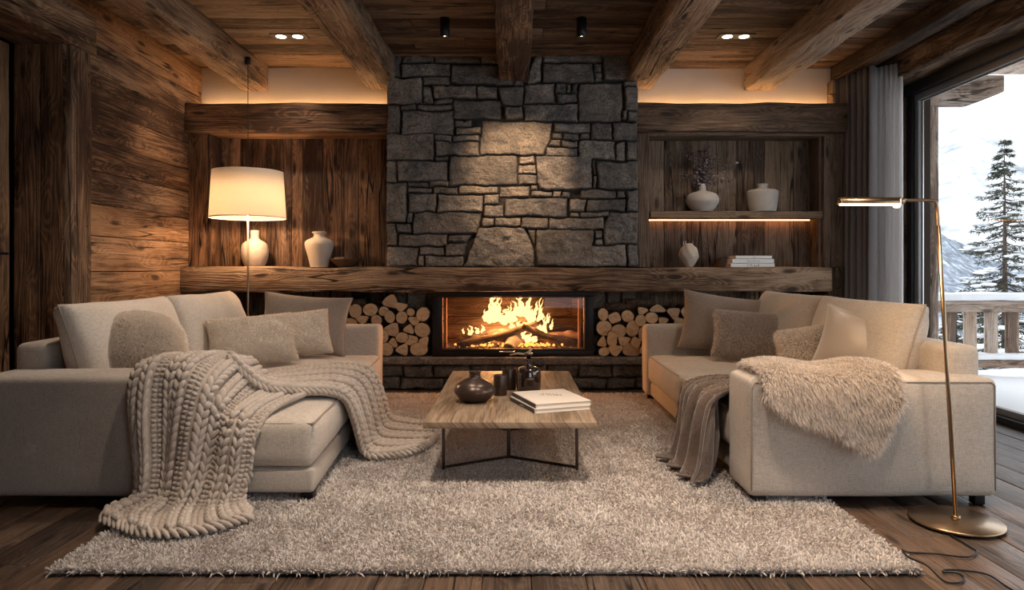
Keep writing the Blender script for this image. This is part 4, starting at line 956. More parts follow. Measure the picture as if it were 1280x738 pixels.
V_[:, :, 0] -= amp * (np.sin(ug * 19 + vg * 1.5) + .5 * np.sin(ug * 41 + 1)) - .0; V_[:, :, 0] = np.minimum(V_[:, :, 0], np.where(V_[:, :, 2] < .44, 1.115, 9))
V_[:, :, 2] += .012 * np.sin(ug * 23 + vg * 3) * np.clip(1 - vg * 2.2, 0, 1) + .006
V_ -= np.array((1.2, 3.9, 0)); Vs, Fs = solid(V_, F_, .012)
M_MOHT = linen('brown_mohair', (.14, .10, .08), sc=300, sheen=.7)
th_ = empty('mohair_throw', (1.2, 3.9, 0), 'brown mohair throw with a fringe hanging off the front of the right sofa', 'blanket'); mk('cloth', Vs, Fs, M_MOHT, th_)
F_MO = furmat('mohair_fuzz', (.14, .10, .08), (.22, .165, .135), None, .3)
p, nr = sample_faces(V_.reshape(-1, 3), F_, 26000, np.random.default_rng(4)); nr = nr * np.sign(-nr[:, :1] * .5 + nr[:, 2:3] + 1e-6)
props(strands('fuzz', p + nr * .006, nr, .010, .0012, F_MO, th_, spread=.9, droop=.1, seed=6), kind='stuff')
p = np.repeat(V_[2:50:1, -1], 5, 0) + np.random.default_rng(1).normal(0, .006, (48 * 5, 3)); props(strands('fringe', p, np.tile([-.1, .35, -1.], (len(p), 1)), .05, .003, F_MO, th_, spread=.15, droop=.5, seed=8), kind='stuff')

# ------------------------------------------------------------ sheepskin over the right arm
cols = 21; rows = []
Xs = np.linspace(1.20, 1.84, cols)
def zlow(s):
    return np.interp(s, [0, .06, .15, .35, .55, .75, .80, .86, 1.0], [.54, .50, .46, .41, .36, .29, .285, .33, .50])
ctl = []
for k, x in enumerate(Xs):
    s = k / (cols - 1); zl = zlow(s); e = .012 * math.sin(s * 9)
    ctl.append([(x + .02, 3.70, .60 - .03 * math.sin(s * 5)), (x + .015, 3.60, .642 + e), (x, 3.46, .652 + e), (x - .005, 3.33, .642 + e), (x - .0, 3.285, .60), (x, 3.268, .60 - (.60 - zl) * .4), (x - .004, 3.262, .60 - (.60 - zl) * .75), (x - .008 * s, 3.258, zl)])
ctl = [[ctl[i][j] for i in range(cols)] for j in range(8)]
V_, F_ = grid_surf(ctl, 60, 50); V_ -= np.array((1.5, 3.4, 0))
sk = empty('sheepskin', (1.5, 3.4, 0), 'pale brown long-haired sheepskin hanging over the near arm of the right sofa', 'sheepskin')
Vs, Fs = solid(V_, F_, .016); mk('hide', Vs, Fs, M_FURB, sk)
p, nr = sample_faces(V_.reshape(-1, 3), F_, 85000, np.random.default_rng(9)); nr = nr * np.sign(nr[:, 2:3] - nr[:, 1:2] + 1e-6)
edge_out = np.zeros_like(nr); edge_out[:, 0] = np.clip((np.abs(p[:, 0] - .005) - .28) / .08, 0, 1) * np.sign(p[:, 0]) * .7
props(strands('fur', p + nr * .006, nr + edge_out, .050, .0024, F_TAUPE, sk, lean=(0, 0, -.35), spread=.42, droop=.75, seed=10, clump=.45), kind='stuff')

# ============================================================ COFFEE TABLE and what stands on it
TZ = .36
tb = empty('coffee_table', (-.01, 4.395, 0), 'low rectangular oak coffee table on thin bronze legs in the middle of the rug', 'table')
g = G(); V, F, A_ = beam(-.445, .445, -.875, .875, TZ - .034, TZ, 1, r=.004, noise=.0006, rnd=.5); g.add(V, F, wuv(V, 1, .5, 3.0)); g.out('table_top', MW_TABLE, tb)
zf = .024
for sg in (-1, 1):
    y0, y1 = (-.555, -.335) if sg < 0 else (.555, .335)
    for sx in (-1, 1):
        V, F = rbox((sx * .372, y0, (TZ - .034 + zf) / 2), (.016, .022, TZ - .034 - zf), .002, k=1); mk('leg', V, F, M_BRONZE, tb)
    V, F = rbox((-.01, y1, (TZ - .034 + zf) / 2), (.022, .022, TZ - .034 - zf), .002, k=1); mk('leg', V, F, M_BRONZE, tb)
    g = G()
    for sx in (-1, 1):
        V, F = tube([(sx * .372, y0, zf + .012), (-.01, y1, zf + .012)], .008, 4); g.add(V, F)
    g.out('foot_rail', M_BRONZE, tb, smooth=False)
def vessel(name, lab, cat, loc, prof, mat, n=40, inner=None, grp=None):
    V, F = lathe(prof, n); o = mk(name, V, F, mat, loc=loc); return props(o, lab, cat, grp)
M_BRZV = plain('bronze_glaze', (.085, .058, .047), .30, .55, nb=.1, nsc=30)
pr = smoothprof([(.002, 0), (.055, 0), (.085, .012), (.118, .05), (.122, .072), (.10, .105), (.055, .132), (.036, .142), (.031, .16), (.036, .176), (.032, .178), (.026, .16), (.03, .14), (.06, .12), (.02, .05), (.001, .03)])
vessel('squat_vase', 'squat round dark bronze vase with a short neck on the coffee table', 'vase', (-.22, 4.07, TZ), pr, M_BRZV)
def cup(loc, r_, h_, lab):
    pr = [(.001, 0), (r_ * .92, 0), (r_ * .97, .004), (r_, h_ * .5), (r_, h_ - .002), (r_ * .98, h_), (r_ * .93, h_ - .001), (r_ * .92, h_ * .5), (r_ * .88, .012), (.001, .010)]
    vessel('tumbler', lab, 'cup', loc, pr, M_BRZV, grp='bronze tumblers on the coffee table')
cup((-.072, 4.27, TZ), .042, .125, 'dark bronze tumbler next to the squat vase')
cup((-.018, 4.48, TZ), .047, .135, 'dark bronze tumbler tucked behind the other, beside the glass bottle')
m = M_('dark_glass'); m.bsdf(col=(.030, .016, .014), rough=.08, coat=1.0, spec=.8); M_DG = m.m
bt = empty('glass_bottle', (.107, 4.42, TZ), 'dark glossy apothecary bottle on the coffee table behind the books', 'bottle')
V, F = lathe(smoothprof([(.001, 0), (.066, 0), (.076, .010), (.080, .06), (.079, .11), (.066, .145), (.030, .157), (.021, .165), (.020, .195), (.026, .20), (.026, .205), (.016, .206), (.015, .16), (.001, .15)]), 40); mk('bottle_body', V, F, M_DG, bt)
V, F = tube([(-.12, -.01, .232), (-.07, 0, .238), (-.03, .004, .235), (.0, 0, .245), (.012, 0, .262), (.016, 0, .27)], .007, 8, rads=[.004, .007, .006, .009, .008, .004]); V += .003 * fbm(V * 60, 2)[:, None]; mk('driftwood_stopper', V, F, plain('driftwood', (.50, .38, .25), .7, nb=.5), bt)
V, F = lathe([(.001, .204), (.014, .204), (.014, .225), (.022, .228), (.030, .234), (.028, .242), (.001, .245)], 24); mk('cork', V, F, M_DG, bt)
def book(name, loc, w_, d_, h_, rz, lab, cover, page, cat='book', grp=None, spine_side=-1):
    b = empty(name, loc, lab, cat, grp, rz=rz)
    V, F = rbox((.003, 0, h_ / 2), (w_ - .010, d_ - .010, h_ - .006), .001, k=1); mk('pages', V, F, page, b, smooth=False)
    g = G(); V, F = rbox((0, 0, .0016), (w_, d_, .0032), .001, k=1); g.add(V, F); V, F = rbox((0, 0, h_ - .0016), (w_, d_, .0032), .001, k=1); g.add(V, F)
    V, F = rbox((-w_ / 2 + .0018, 0, h_ / 2), (.0036, d_, h_), .001, k=1); g.add(V, F); g.out('cover', cover, b, smooth=False); return b
M_CREAM = plain('cream_cover', (.80, .73, .65), .6); M_DKSP = plain('dark_spine', (.05, .045, .05), .5)
def glyphs(b, z, x0, y0, rows, size, ang, seed, mat=M_INK, vert=False, nm='cover_lettering'):
    g = G(); rr = random.Random(seed); ca, sa = math.cos(ang), math.sin(ang)
    for r_i, cnt in enumerate(rows):
        for k in range(cnt):
            cx = (k - cnt / 2) * size * .95; cy = -r_i * size * 1.5
            for st_ in range(3):
                w_ = rr.choice((.13, .5)) * size; h_ = size * (.8 if w_ < size * .3 else .13); px = cx + rr.uniform(0, .5) * size; py = cy + rr.uniform(-.4, .4) * size
                X, Y_ = px * ca - py * sa + x0, px * sa + py * ca + y0
                V, F = rbox((0, 0, 0), (w_, h_, .0006), .0002, k=1); V = np.stack([V[:, 0] * ca - V[:, 1] * sa + X, V[:, 0] * sa + V[:, 1] * ca + Y_, V[:, 2] + z], 1)
                if vert: V = V[:, [2, 0, 1]]; 
                g.add(V, F)
    return g.out(nm, mat, b, smooth=False)
b1 = book('coffee_table_book', (.212, 3.965, TZ + .0005), .335, .40, .024, R(20), 'cream book with a dark spine, lower of two on the coffee table', M_CREAM, M_WHITE, grp=None)
b2 = book('coffee_table_book', (.222, 3.975, TZ + .025), .330, .395, .024, R(19), 'white book with a printed cover, upper of two on the coffee table', M_CREAM, M_WHITE)
for b_ in (b1, b2):
    V, F = rbox((-.335 / 2 - .0006, 0, .012), (.0012, .39, .022), .0004, k=1); mk('spine', V, F, M_DKSP, b_, smooth=False)
glyphs(b2, .0244, .03, .05, (6, 7), .021, R(-30), 3)
glyphs(b1, -.1690, 0, .009, (5,), .012, 0, 4, M_WHITE, True, 'spine_lettering')

# ============================================================ SHELF, VASES, BOOKS
MT = 1.156
fs = empty('wall_shelf', (2.12, 6.6, 1.65), 'floating timber shelf in the right niche with a warm light strip beneath', 'shelf')
g = G(); V, F, A_ = beam(-.815, .82, -.115, .098, -.032, .034, 0, r=.006, noise=.003); g.add(V, F, A_); g.out('shelf_board', MW_RIGHT, fs)
V, F = rbox((-.02, .06, -.038), (1.56, .012, .008), .002, k=1); mk('light_strip', V, F, emis('shelf_glow', (1, .36, .09), 9), fs, smooth=False)
vessel('flask_vase', 'cream ceramic vase with a narrow neck on the mantel, behind the lamp pole', 'vase', (-2.43, 6.50, MT), smoothprof([(.001, 0), (.075, 0), (.095, .02), (.122, .10), (.124, .17), (.105, .225), (.05, .262), (.040, .285), (.041, .34), (.034, .341), (.033, .28), (.09, .2), (.001, .04)]), M_CERAM)
vessel('shouldered_vase', 'broad shouldered cream vase with a flared lip on the left of the mantel', 'vase', (-1.82, 6.50, MT), smoothprof([(.001, 0), (.078, 0), (.085, .015), (.105, .10), (.132, .20), (.125, .245), (.075, .275), (.055, .285), (.050, .31), (.066, .325), (.066, .333), (.05, .332), (.04, .3), (.1, .22), (.001, .04)]), M_CERAM)
wb = empty('wooden_bowl', (-1.56, 6.48, MT), 'small dark shallow wooden bowl on the mantel beside the shouldered vase', 'bowl')
V, F = lathe(smoothprof([(.001, 0), (.055, 0), (.09, .012), (.145, .062), (.158, .075), (.150, .078), (.135, .066), (.08, .02), (.001, .012)]), 40); V[:, 1] *= .6; V[:, 2] += .10 * V[:, 0] ** 2 * 4 * .3; mk('bowl_body', V, F, plain('dark_bowl', (.07, .038, .022), .45, nb=.3), wb)
V, F = rbox((-.06, -.02, .075), (.10, .05, .03), .014, (3, 2, 1), 2, noise=.01, nsc=20); mk('pine_bark_piece', V, F, plain('bark_piece', (.12, .07, .045), .8, nb=.6), wb)
SZ = 1.687
vessel('round_vase', 'wide round grey vase holding dried branches on the upper shelf', 'vase', (1.82, 6.58, SZ), smoothprof([(.001, 0), (.075, 0), (.10, .008), (.148, .075), (.154, .115), (.130, .165), (.06, .192), (.036, .20), (.034, .215), (.036, .258), (.030, .259), (.028, .21), (.12, .13), (.001, .03)]), M_CERAMG)
vessel('jar_vase', 'squarish grey jar vase with a short neck on the upper shelf', 'vase', (2.395, 6.58, SZ), smoothprof([(.001, 0), (.11, 0), (.125, .01), (.136, .08), (.145, .165), (.138, .20), (.07, .217), (.045, .222), (.046, .255), (.050, .262), (.040, .262), (.038, .22), (.12, .17), (.001, .03)]), M_CERAMG)
M_DRY = plain('dried_leaf', (.085, .068, .072), .9); M_STEM = plain('dried_stem', (.06, .042, .035), .9); M_DRY2 = plain('dried_pale_bud', (.26, .22, .22), .9)
br = empty('dried_branches', (1.82, 6.58, SZ + .22), 'dark dried leafy branches standing in the round grey vase', 'dried flowers')
g = G(); gl = G(); gp = G(); rr = random.Random(4)
for k in range(18):
    ang = rr.uniform(0, 6.28); sx = rr.uniform(-.27, .38); tz = rr.uniform(.08, .40) if abs(sx) < .2 else rr.uniform(.04, .22)
    end = Vector((sx, rr.uniform(-.07, .05), tz + .02)); mid = Vector((sx * .35, rr.uniform(-.02, .02), tz * .6 + .03)); pts = catmull([(0, 0, -.06), (sx * .04, 0, .03), tuple(mid), tuple(end)], 6)
    V, F = tube([tuple(p) for p in pts], .0022, 5); g.add(V, F)
    for j in range(34):
        t = rr.uniform(.35, 1) * (len(pts) - 1); p = np.array(pts[int(t)]) + np.array([rr.gauss(0, .024), rr.gauss(0, .018), rr.gauss(0, .022)]); s_ = rr.uniform(.006, .012)
        Rm = np.array(Euler((rr.uniform(0, 6), rr.uniform(0, 6), rr.uniform(0, 6))).to_matrix()); tgt = gp if (rr.random() < .12 or (sx > .2 and rr.random() < .4)) else gl
        tgt.add((BV * (s_, s_ * .3, s_ * 1.2)) @ Rm.T + p, BF)
g.out('stems', M_STEM, br); props(gl.out('leaves', M_DRY, br), kind='stuff'); props(gp.out('pale_buds', M_DRY2, br), kind='stuff')
tw = empty('dried_twig', (2.395, 6.58, SZ + .20), 'single thin dark twig standing in the squarish grey jar', 'dried flowers')
g = G(); V, F = tube([tuple(p) for p in catmull([(0, 0, -.1), (.004, 0, .1), (-.006, 0, .24), (.006, .0, .38)], 5)], .0028, 5); g.add(V, F)
for (z0, dx, dz) in ((.2, .03, .05), (.27, -.03, .05), (.33, .02, .04)): V, F = tube([(0, 0, z0), (dx, .01, z0 + dz)], .0015, 5); g.add(V, F)
g.out('twig_stem', M_STEM, tw)
tv = empty('thistle_vase', (1.675, 6.52, MT), 'small bud shaped pale vase with spiky leaf tips on the mantel', 'vase')
V, F = lathe(smoothprof([(.001, 0), (.035, 0), (.045, .01), (.082, .08), (.090, .12), (.075, .175), (.045, .205), (.028, .22), (.022, .215), (.001, .1)]), 32)
aa = np.arctan2(V[:, 1], V[:, 0]); V[:, :2] *= (1 + .05 * np.sin(aa * 7 + V[:, 2] * 50)[:, None]); mk('vase_body', V, F, M_CERAM, tv)
for k in range(12):
    a_ = k * 2.1; r_ = .03 + .05 * (k % 3) / 2; V, F = tube([(math.cos(a_) * r_ * .8, math.sin(a_) * r_ * .5, .19 - r_ * .6), (math.cos(a_) * r_ * 1.3, math.sin(a_) * r_, .22), (math.cos(a_) * r_ * 1.25, math.sin(a_) * r_, .235 + .006 * (k % 4))], .003, 5, rads=[.005, .004, .001]); mk('leaf_tip', V, F, M_CERAM, tv)
M_WCOV = plain('white_cover', (.78, .76, .73), .5); M_DCOV = plain('brown_cover', (.10, .06, .04), .6)
z = MT
for i, (x, w_, h_, lab) in enumerate(((2.222, .405, .036, 'lowest of three white books stacked on the mantel, bold dark spine print'), (2.226, .385, .040, 'middle of three white books stacked on the mantel, fine spine print'), (2.232, .335, .030, 'topmost and narrowest of three white books stacked on the mantel'))):
    b_ = book('stacked_book', (x, 6.47, z), .24, w_, h_, R(90), lab, M_WCOV, M_WHITE, grp='white books on the mantel')
    glyphs(b_, -.1205, 0, h_ * .5, ((6,), (10,), (4,))[i], (.020, .013, .009)[i], 0, 20 + i, M_INK, True, 'spine_lettering')
    z += h_ + .0006
z = MT
for i, (x, w_, h_) in enumerate(((2.04, .16, .042), (2.05, .15, .038))):
    book('stacked_book', (x, 6.60, z), .16, w_, h_, R(90), ('lower' if i == 0 else 'upper') + ' small brown book in shadow behind the white book stack', M_DCOV, plain('old_paper', (.25, .18, .12), .9)); z += h_ + .0006

# ============================================================ DRUM SHADE LAMP
lx, ly = -2.345, 6.11
lp = empty('drum_lamp', (lx, ly, 0), 'cream drum shade lamp on a thin pole running from floor to ceiling beam', 'lamp')
V, F = lathe([(.001, .003), (.12, .003), (.12, .02), (.01, .024), (.001, .024)], 32); mk('lamp_base', V, F, M_BLACK, lp)
V, F = tube([(0, 0, .02), (0, 0, 1.62)], .009, 10); mk('pole', V, F, plain('nickel_pole', (.30, .24, .19), .35, .9), lp)
V, F = tube([(0, 0, 1.60), (0, 0, 2.97)], .0035, 8); mk('cable', V, F, M_BLACK, lp)
V, F = lathe([(.001, 2.955), (.024, 2.955), (.024, 3.02), (.001, 3.02)], 20); mk('ceiling_mount', V, F, M_BLACK, lp)
m = M_('lamp_shade_cloth'); o_ = m.obj(); fine = m.noise(m.vscale(o_, (260, 260, 40)), 1, 2); c = m.mix(fine, (.82, .76, .66), (.92, .87, .79))
m.out(m.n('MixShader', {0: .52, 1: m.n('BsdfDiffuse', {0: c}).outputs[0], 2: m.n('BsdfTranslucent', {0: c}).outputs[0]}).outputs[0])
zt, zb = 2.005, 1.590; rt, rb = .300, .323
V, F = lathe([(rb, zb), (rb + .001, zb + .004), (rt, zt - .004), (rt, zt), (rt - .003, zt), (rb - .003, zb), (rb, zb)], 64); sh = mk('lamp_shade', V, F, m.m, lp)
V, F = lathe([(rb + .002, zb - .001), (rb + .003, zb + .008), (rb - .004, zb + .008), (rb - .004, zb - .001), (rb + .002, zb - .001)], 64); mk('shade_trim', V, F, plain('shade_tape', (.75, .66, .54), .8), sh)
g = G()
for k in range(3):
    a_ = k * 2.094; V, F = tube([(0, 0, 1.90), (math.cos(a_) * rt, math.sin(a_) * rt, 1.96)], .003, 6); g.add(V, F)
g.out('shade_spider', M_BLACK, sh)
V, F = lathe(smoothprof([(.001, 1.70), (.02, 1.71), (.034, 1.75), (.03, 1.79), (.014, 1.83), (.014, 1.85), (.001, 1.85)], 4), 20); mk('bulb', V, F, emis('bulb_glow', (1, .72, .44), 9), lp)
def light(kind, name, loc, e, col, parent=None, **k):
    l = bpy.data.lights.new(name, kind); l.energy = e; l.color = col
    rot = k.pop('rot', None)
    for a_, b_ in k.items(): setattr(l, a_, b_)
    o = bpy.data.objects.new(name, l); COL.objects.link(o); o.location = loc; o['kind'] = 'helper'
    if rot is not None: o.rotation_euler = rot
    return o
light('POINT', 'drum_lamp_light', (lx, ly, 1.66), 26, (1, .61, .33), shadow_soft_size=.05)

# ============================================================ BRASS READING LAMP
rx, ry = 2.0, 3.10
rl = empty('reading_lamp', (rx, ry, 0), 'slim brass floor lamp with a horizontal bar head beside the right sofa', 'lamp')
V, F = lathe([(.001, .003), (.180, .003), (.190, .010), (.190, .014), (.186, .018), (.02, .021), (.001, .021)], 64); mk('lamp_base', V, F, M_BRASS, rl)
V, F = lathe([(.001, .02), (.020, .02), (.018, .034), (.011, .036), (.001, .036)], 24); mk('collar', V, F, M_BRASS, rl)
tz_ = 1.455; tx = -.085
V, F = tube([(0, 0, .02), (tx * .93, 0, 1.34)], .0085, 12); mk('pole', V, F, M_BRASS, rl)
V, F = tube([tuple(p) for p in catmull([(tx * .93, 0, 1.33), (tx * .97, 0, 1.40), (tx - .002, 0, 1.437), (tx - .016, 0, 1.452), (tx - .04, 0, tz_), (tx - .10, 0, tz_), (-.235, 0, tz_)], 6)], .0075, 12); mk('arm', V, F, M_BRASS, rl)
hd = empty('lamp_head', (-.215, 0, 1.448)); hd.parent = rl
n_ = 20; Vh = []; 
for xx_ in (-.318, -.316, -.06, -.058):
    for k in range(n_ + 1):
        a_ = math.pi * (k / n_) * 1.05 - .025 * math.pi; r_ = .027 if xx_ not in (-.318, -.058) else .025; Vh.append((xx_, math.cos(a_) * r_, math.sin(a_) * r_))
Vh = np.array(Vh).reshape(4, n_ + 1, 3); Vs, Fs = solid(Vh, gfaces(n_, 3), .002); mk('head_shell', Vs, Fs, M_BRASS, rl).location = (-.0, 0, 1.440)
aa = np.linspace(0, math.pi, 15); Vc = np.stack([np.stack([aa * 0 - .526, np.cos(aa) * r_, np.sin(aa) * r_ + 1.440], 1) for r_ in (.001, .013, .026)]); Vs, Fs = solid(Vc, gfaces(14, 2), .003); mk('end_cap', Vs, Fs, M_BRASS, rl)
V, F = tube([(-.04, 0, 1.452), (-.015, 0, 1.452)], .026, 24);
V, F = tube([(-.262 + .0, 0, 1.452), (-.236, 0, 1.452)], .016, 20)
mk('hinge', V, F, M_BRASS, rl)
for o in rl.children:
    if o.name.startswith(('head_shell',)): o.location = (-.205, 0, 1.440)
    pass
V, F = rbox((-.392, 0, 1.4355), (.250, .040, .006), .002, k=1); mk('diffuser', V, F, emis('led_diffuser', (1, .72, .42), 9), rl, smooth=False)
V, F = tube([(-.275, 0, 1.442), (-.258, 0, 1.442)], .022, 20); mk('lit_end', V, F, emis('led_end', (1, .80, .56), 4), rl)
bpy.data.objects.remove(hd)
light('AREA', 'reading_lamp_light', (rx - .39, ry, 1.428), 7.5, (1, .62, .30), shape='RECTANGLE', size=.25, size_y=.04)
cp = [(1192, 657), (1187, 664), (1190, 670), (1212, 684), (1221, 691), (1208, 697), (1170, 693), (1136, 691), (1128, 698), (1136, 708), (1158, 718), (1180, 727), (1200, 729), (1205, 723), (1196, 717), (1180, 716), (1182, 713), (1205, 714), (1235, 719), (1260, 735), (1290, 752)]
pts = [P(x, y, FPX * 1.145 / (y - HOR)) for x, y in cp]
pts = [(x - rx, y - ry, .038 if (x < rugx1 + .02 and y > rugy0 - .02) else .0055) for x, y, z in pts]
pts = [(pts[0][0], -.185, .010)] + pts[1:]
V, F = tube([tuple(p) for p in catmull(pts, 7)], .0038, 8); mk('power_cord', V, F, M_BLACK, rl)

# ============================================================ CURTAINS
def curtain(name, lab, pts_top, z0, z1, waves, amp, mat, th=.006, seed=1, flare=.05):
    nu, nv = waves * 12, 26; base = np.array(pts_top, float); L_ = np.linspace(0, len(base) - 1, nu + 1)
    bx = np.interp(L_, range(len(base)), base[:, 0]); by = np.interp(L_, range(len(base)), base[:, 1])
    dx, dy = np.gradient(bx), np.gradient(by); ln = np.hypot(dx, dy); nx_, ny_ = -dy / ln, dx / ln
    V = np.zeros((nv + 1, nu + 1, 3)); u = np.linspace(0, 1, nu + 1); rs_ = np.random.default_rng(seed); ph = np.cumsum(rs_.uniform(.85, 1.15, nu + 1)); ph = ph / ph[-1] * waves * 2 * math.pi
    for j in range(nv + 1):
        t = j / nv; z = z1 + (z0 - z1) * t; a_ = amp * (1 + .25 * np.sin(ph * .31 + 2)) * (1 + flare * t * 4)
        o_ = np.sin(ph + .25 * math.sin(t * 3)) * a_ + .3 * amp * np.sin(ph * 2.3 + t * 1.5)
        V[j, :, 0] = bx + nx_ * o_; V[j, :, 1] = by + ny_ * o_; V[j, :, 2] = z
    c_ = V.reshape(-1, 3).mean(0); c_[2] = z0; Vs, Fs = solid(V - c_, gfaces(nu, nv), th)
    o = mk(name, Vs, Fs, mat, loc=tuple(c_)); return props(o, lab, 'curtain')
m = M_('grey_curtain_cloth'); o_ = m.obj(); wv = m.noise(m.vscale(o_, (30, 30, 330)), 1, 2); c = m.mix(wv, (.17, .15, .15), (.27, .245, .24))
m.out(m.n('MixShader', {0: .12, 1: m.n('BsdfDiffuse', {0: c}).outputs[0], 2: m.n('BsdfTranslucent', {0: c}).outputs[0]}).outputs[0]); M_CURG = m.m
m = M_('sheer_curtain_cloth'); c = (.93, .91, .90)
m.out(m.n('MixShader', {0: .05, 1: m.n('MixShader', {0: .68, 1: m.n('BsdfDiffuse', {0: c}).outputs[0], 2: m.n('BsdfTranslucent', {0: c}).outputs[0]}).outputs[0], 2: m.n('BsdfTransparent').outputs[0]}).outputs[0]); M_SHEER = m.m
curtain('curtain', 'dark grey heavy curtain bunched in the corner left of the white sheer', [(3.10, 6.62), (3.15, 6.34), (3.20, 6.07)], .012, 2.935, 7, .034, M_CURG, seed=3)
curtain('sheer_curtain', 'white sheer curtain hanging between the grey curtain and the window frame', [(3.25, 6.19), (3.33, 6.10), (3.41, 6.00)], .012, 2.945, 6, .018, M_SHEER, th=.003, seed=5)
ct = empty('curtain_track', (3.32, 3.0, 3.07), 'black ceiling curtain track running along the top of the window wall', 'curtain track')
g = G()
for sx in (-.085, .02):
    V, F = rbox((sx, .3, -.005), (.022, 6.6, .024), .003, k=1); mk('rail', V, F, plain('track_black', (.08, .08, .085), .25, .8), ct)
V, F = tube([(3.02, 6.56, 2.80), (3.10, 6.56, 2.80)], .012, 12); o = mk('curtain_holdback', V, F, M_BRASS); V2 = None; props(o, 'small brass curtain hook on the side board by the grey curtain', 'hook')

# ============================================================ CEILING LIGHTS
def spotcyl(x, y, lab):
    e = empty('cylinder_spotlight', (x, y, ZC), lab, 'ceiling light', 'black cylinder spotlights')
    V, F = lathe([(.001, 0), (.038, 0), (.038, -.148), (.034, -.150), (.030, -.148), (.028, -.12), (.001, -.12)], 32); mk('housing', V, F, M_BLACK, e)
    V, F = lathe([(.001, -.132), (.024, -.132), (.024, -.128), (.001, -.128)], 24); mk('lens', V, F, emis('spot_lens', (1, .66, .36), 14), e)
    d = Vector((.04 - x, 6.36 - y, 1.95 - (ZC - .16))); 
    light('SPOT', 'cylinder_spot_light', (x, y, ZC - .155), 105, (1, .64, .37), rot=d.to_track_quat('-Z', 'Y').to_euler(), spot_size=R(46), spot_blend=.9, shadow_soft_size=.02)
spotcyl(-.525, 5.375, 'black cylinder ceiling spotlight left of the central beam'); spotcyl(.544, 5.375, 'black cylinder ceiling spotlight right of the central beam')
def downlight(x, y, lab, en, aim=(0, 0), size=78):
    e = empty('recessed_downlight', (x, y, ZC), lab, 'ceiling light', 'twin recessed downlights')
    V, F = rbox((0, 0, -.003), (.30, .13, .008), .002, k=1); mk('trim_plate', V, F, M_BLACK, e, smooth=False)
    for sx in (-.07, .07):
        V, F = lathe([(.001, -.0085), (.042, -.0085), (.042, -.0070), (.001, -.0070)], 24, (sx, 0, 0)); mk('lamp', V, F, emis('downlight_lens', (1, .82, .62), 7), e)
    light('SPOT', 'downlight_beam', (x, y, ZC - .03), en, (1, .82, .66), rot=Vector((aim[0], aim[1], -1)).to_track_quat('-Z', 'Y').to_euler(), spot_size=R(size), spot_blend=.8, shadow_soft_size=.05)
downlight(-1.87, 5.78, 'twin recessed downlight in the ceiling between the first two beams on the left', 30, (-.15, .45)); light('SPOT', 'downlight_beam', (-1.94, 5.78, ZC - .03), 42, (1, .70, .46), rot=Vector((-1.05, .12, -1)).to_track_quat('-Z', 'Y').to_euler(), spot_size=R(46), spot_blend=.9, shadow_soft_size=.03)
downlight(1.88, 5.78, 'twin recessed downlight in the ceiling between the two right beams', 28, (.0, .35))
for (x, y, e_, am) in ((-1.87, 4.0, 60, (-.25, .15)), (1.80, 2.35, 100, (-.05, .15)), (0.62, 2.6, 150, (0, 0)), (-.62, 2.6, 150, (.05, 0)), (1.88, 4.4, 40, (0, 0)), (-.62, 4.3, 80, (-.3, 0)), (.62, 4.3, 50, (0, 0))):  # downlights added out of view to fill the rug and sofas with light
    downlight(x, y, 'added twin downlight out of view above the seating, for fill light', e_, am)

# ============================================================ OUTSIDE
# deck snow
def terrain(name, x0, x1, y0, y1, z, amp, sc, n, mat, seed=0, fn=None):
    nx_, ny_ = n; X, Y = np.meshgrid(np.linspace(x0, x1, nx_ + 1), np.linspace(y0, y1, ny_ + 1)); x, y = X.ravel(), Y.ravel()
    Z = z + amp * fbm(np.stack([x * sc, y * sc, x * 0], 1), seed, 5)
    if fn is not None: Z = Z + fn(x, y)
    return mk(name, np.stack([x, y, Z], 1), gfaces(nx_, ny_), mat)
V, F = rbox((6.6, 3.6, -.16), (5.5, 8.6, .22), .01); struct(mk('terrace_floor', V, F, MW_DARK, smooth=False))
o = terrain('terrace_snow', 3.86, 9.3, -.6, 7.9, -.005, .022, 1.3, (60, 80), M_SNOW, 3); props(o, 'smooth snow covering the terrace outside the glass wall', 'snow', kind='stuff')
V, F, A_ = beam(0, .21, 0, .21, 0, 3.05, 2, noise=.006); o = G().add(V, F, A_).out('terrace_post', MW_OUT, loc=(3.89, 6.60, -.02)); props(o, 'square timber roof post standing outside the glass at the corner', 'post')
g = G(); planks(g, 1, 0, -1.0, 6.95, 3.82, 6.3, 3.10, 3.13, .14, .22, rough=.002); o = g.out('roof_overhang', MW_OUT); props(o, 'boarded roof overhang above the terrace outside', 'roof')
V, F, A_ = beam(0, .78, 0, .2, 0, .26, 0, noise=.002, div=.04); V[:, 2] += np.clip(V[:, 0] - .52, 0, 1) * .40 * (1 - V[:, 2] / .26)
o = G().add(V, F, A_).out('roof_rafter', MW_OUT, loc=(3.84, 6.45, 2.70)); props(o, 'timber rafter end jutting out under the roof overhang outside', 'beam')
ra = empty('terrace_railing', (4.15, 7.3, 0), 'snow covered timber railing with flat boards at the end of the terrace', 'railing')
g = G(); g.add(*beam(0, 5.0, -.06, .06, .68, .80, 0, noise=.004)); g.out('top_rail', MW_OUT, ra)
g = G(); g.add(*beam(0, 5.0, -.05, .05, .09, .19, 0, noise=.004)); g.out('bottom_rail', MW_OUT, ra)
V, F = rbox((2.5, 0, .845), (5.0, .17, .085), .035, (60, 3, 1), 2, noise=.014, nsc=4, seed=2); mk('rail_snow', V, F, M_SNOW, ra)
V, F = rbox((2.5, -.03, .215), (5.0, .15, .05), .022, (60, 3, 1), 2, noise=.018, nsc=5, seed=4); mk('rail_snow', V, F, M_SNOW, ra)
for k in range(20):
    x = .42 + k * .222
    g = G(); g.add(*beam(x, x + .135, -.02, .02, .15, .70, 2, noise=.003)); g.out('baluster', MW_OUT, ra)
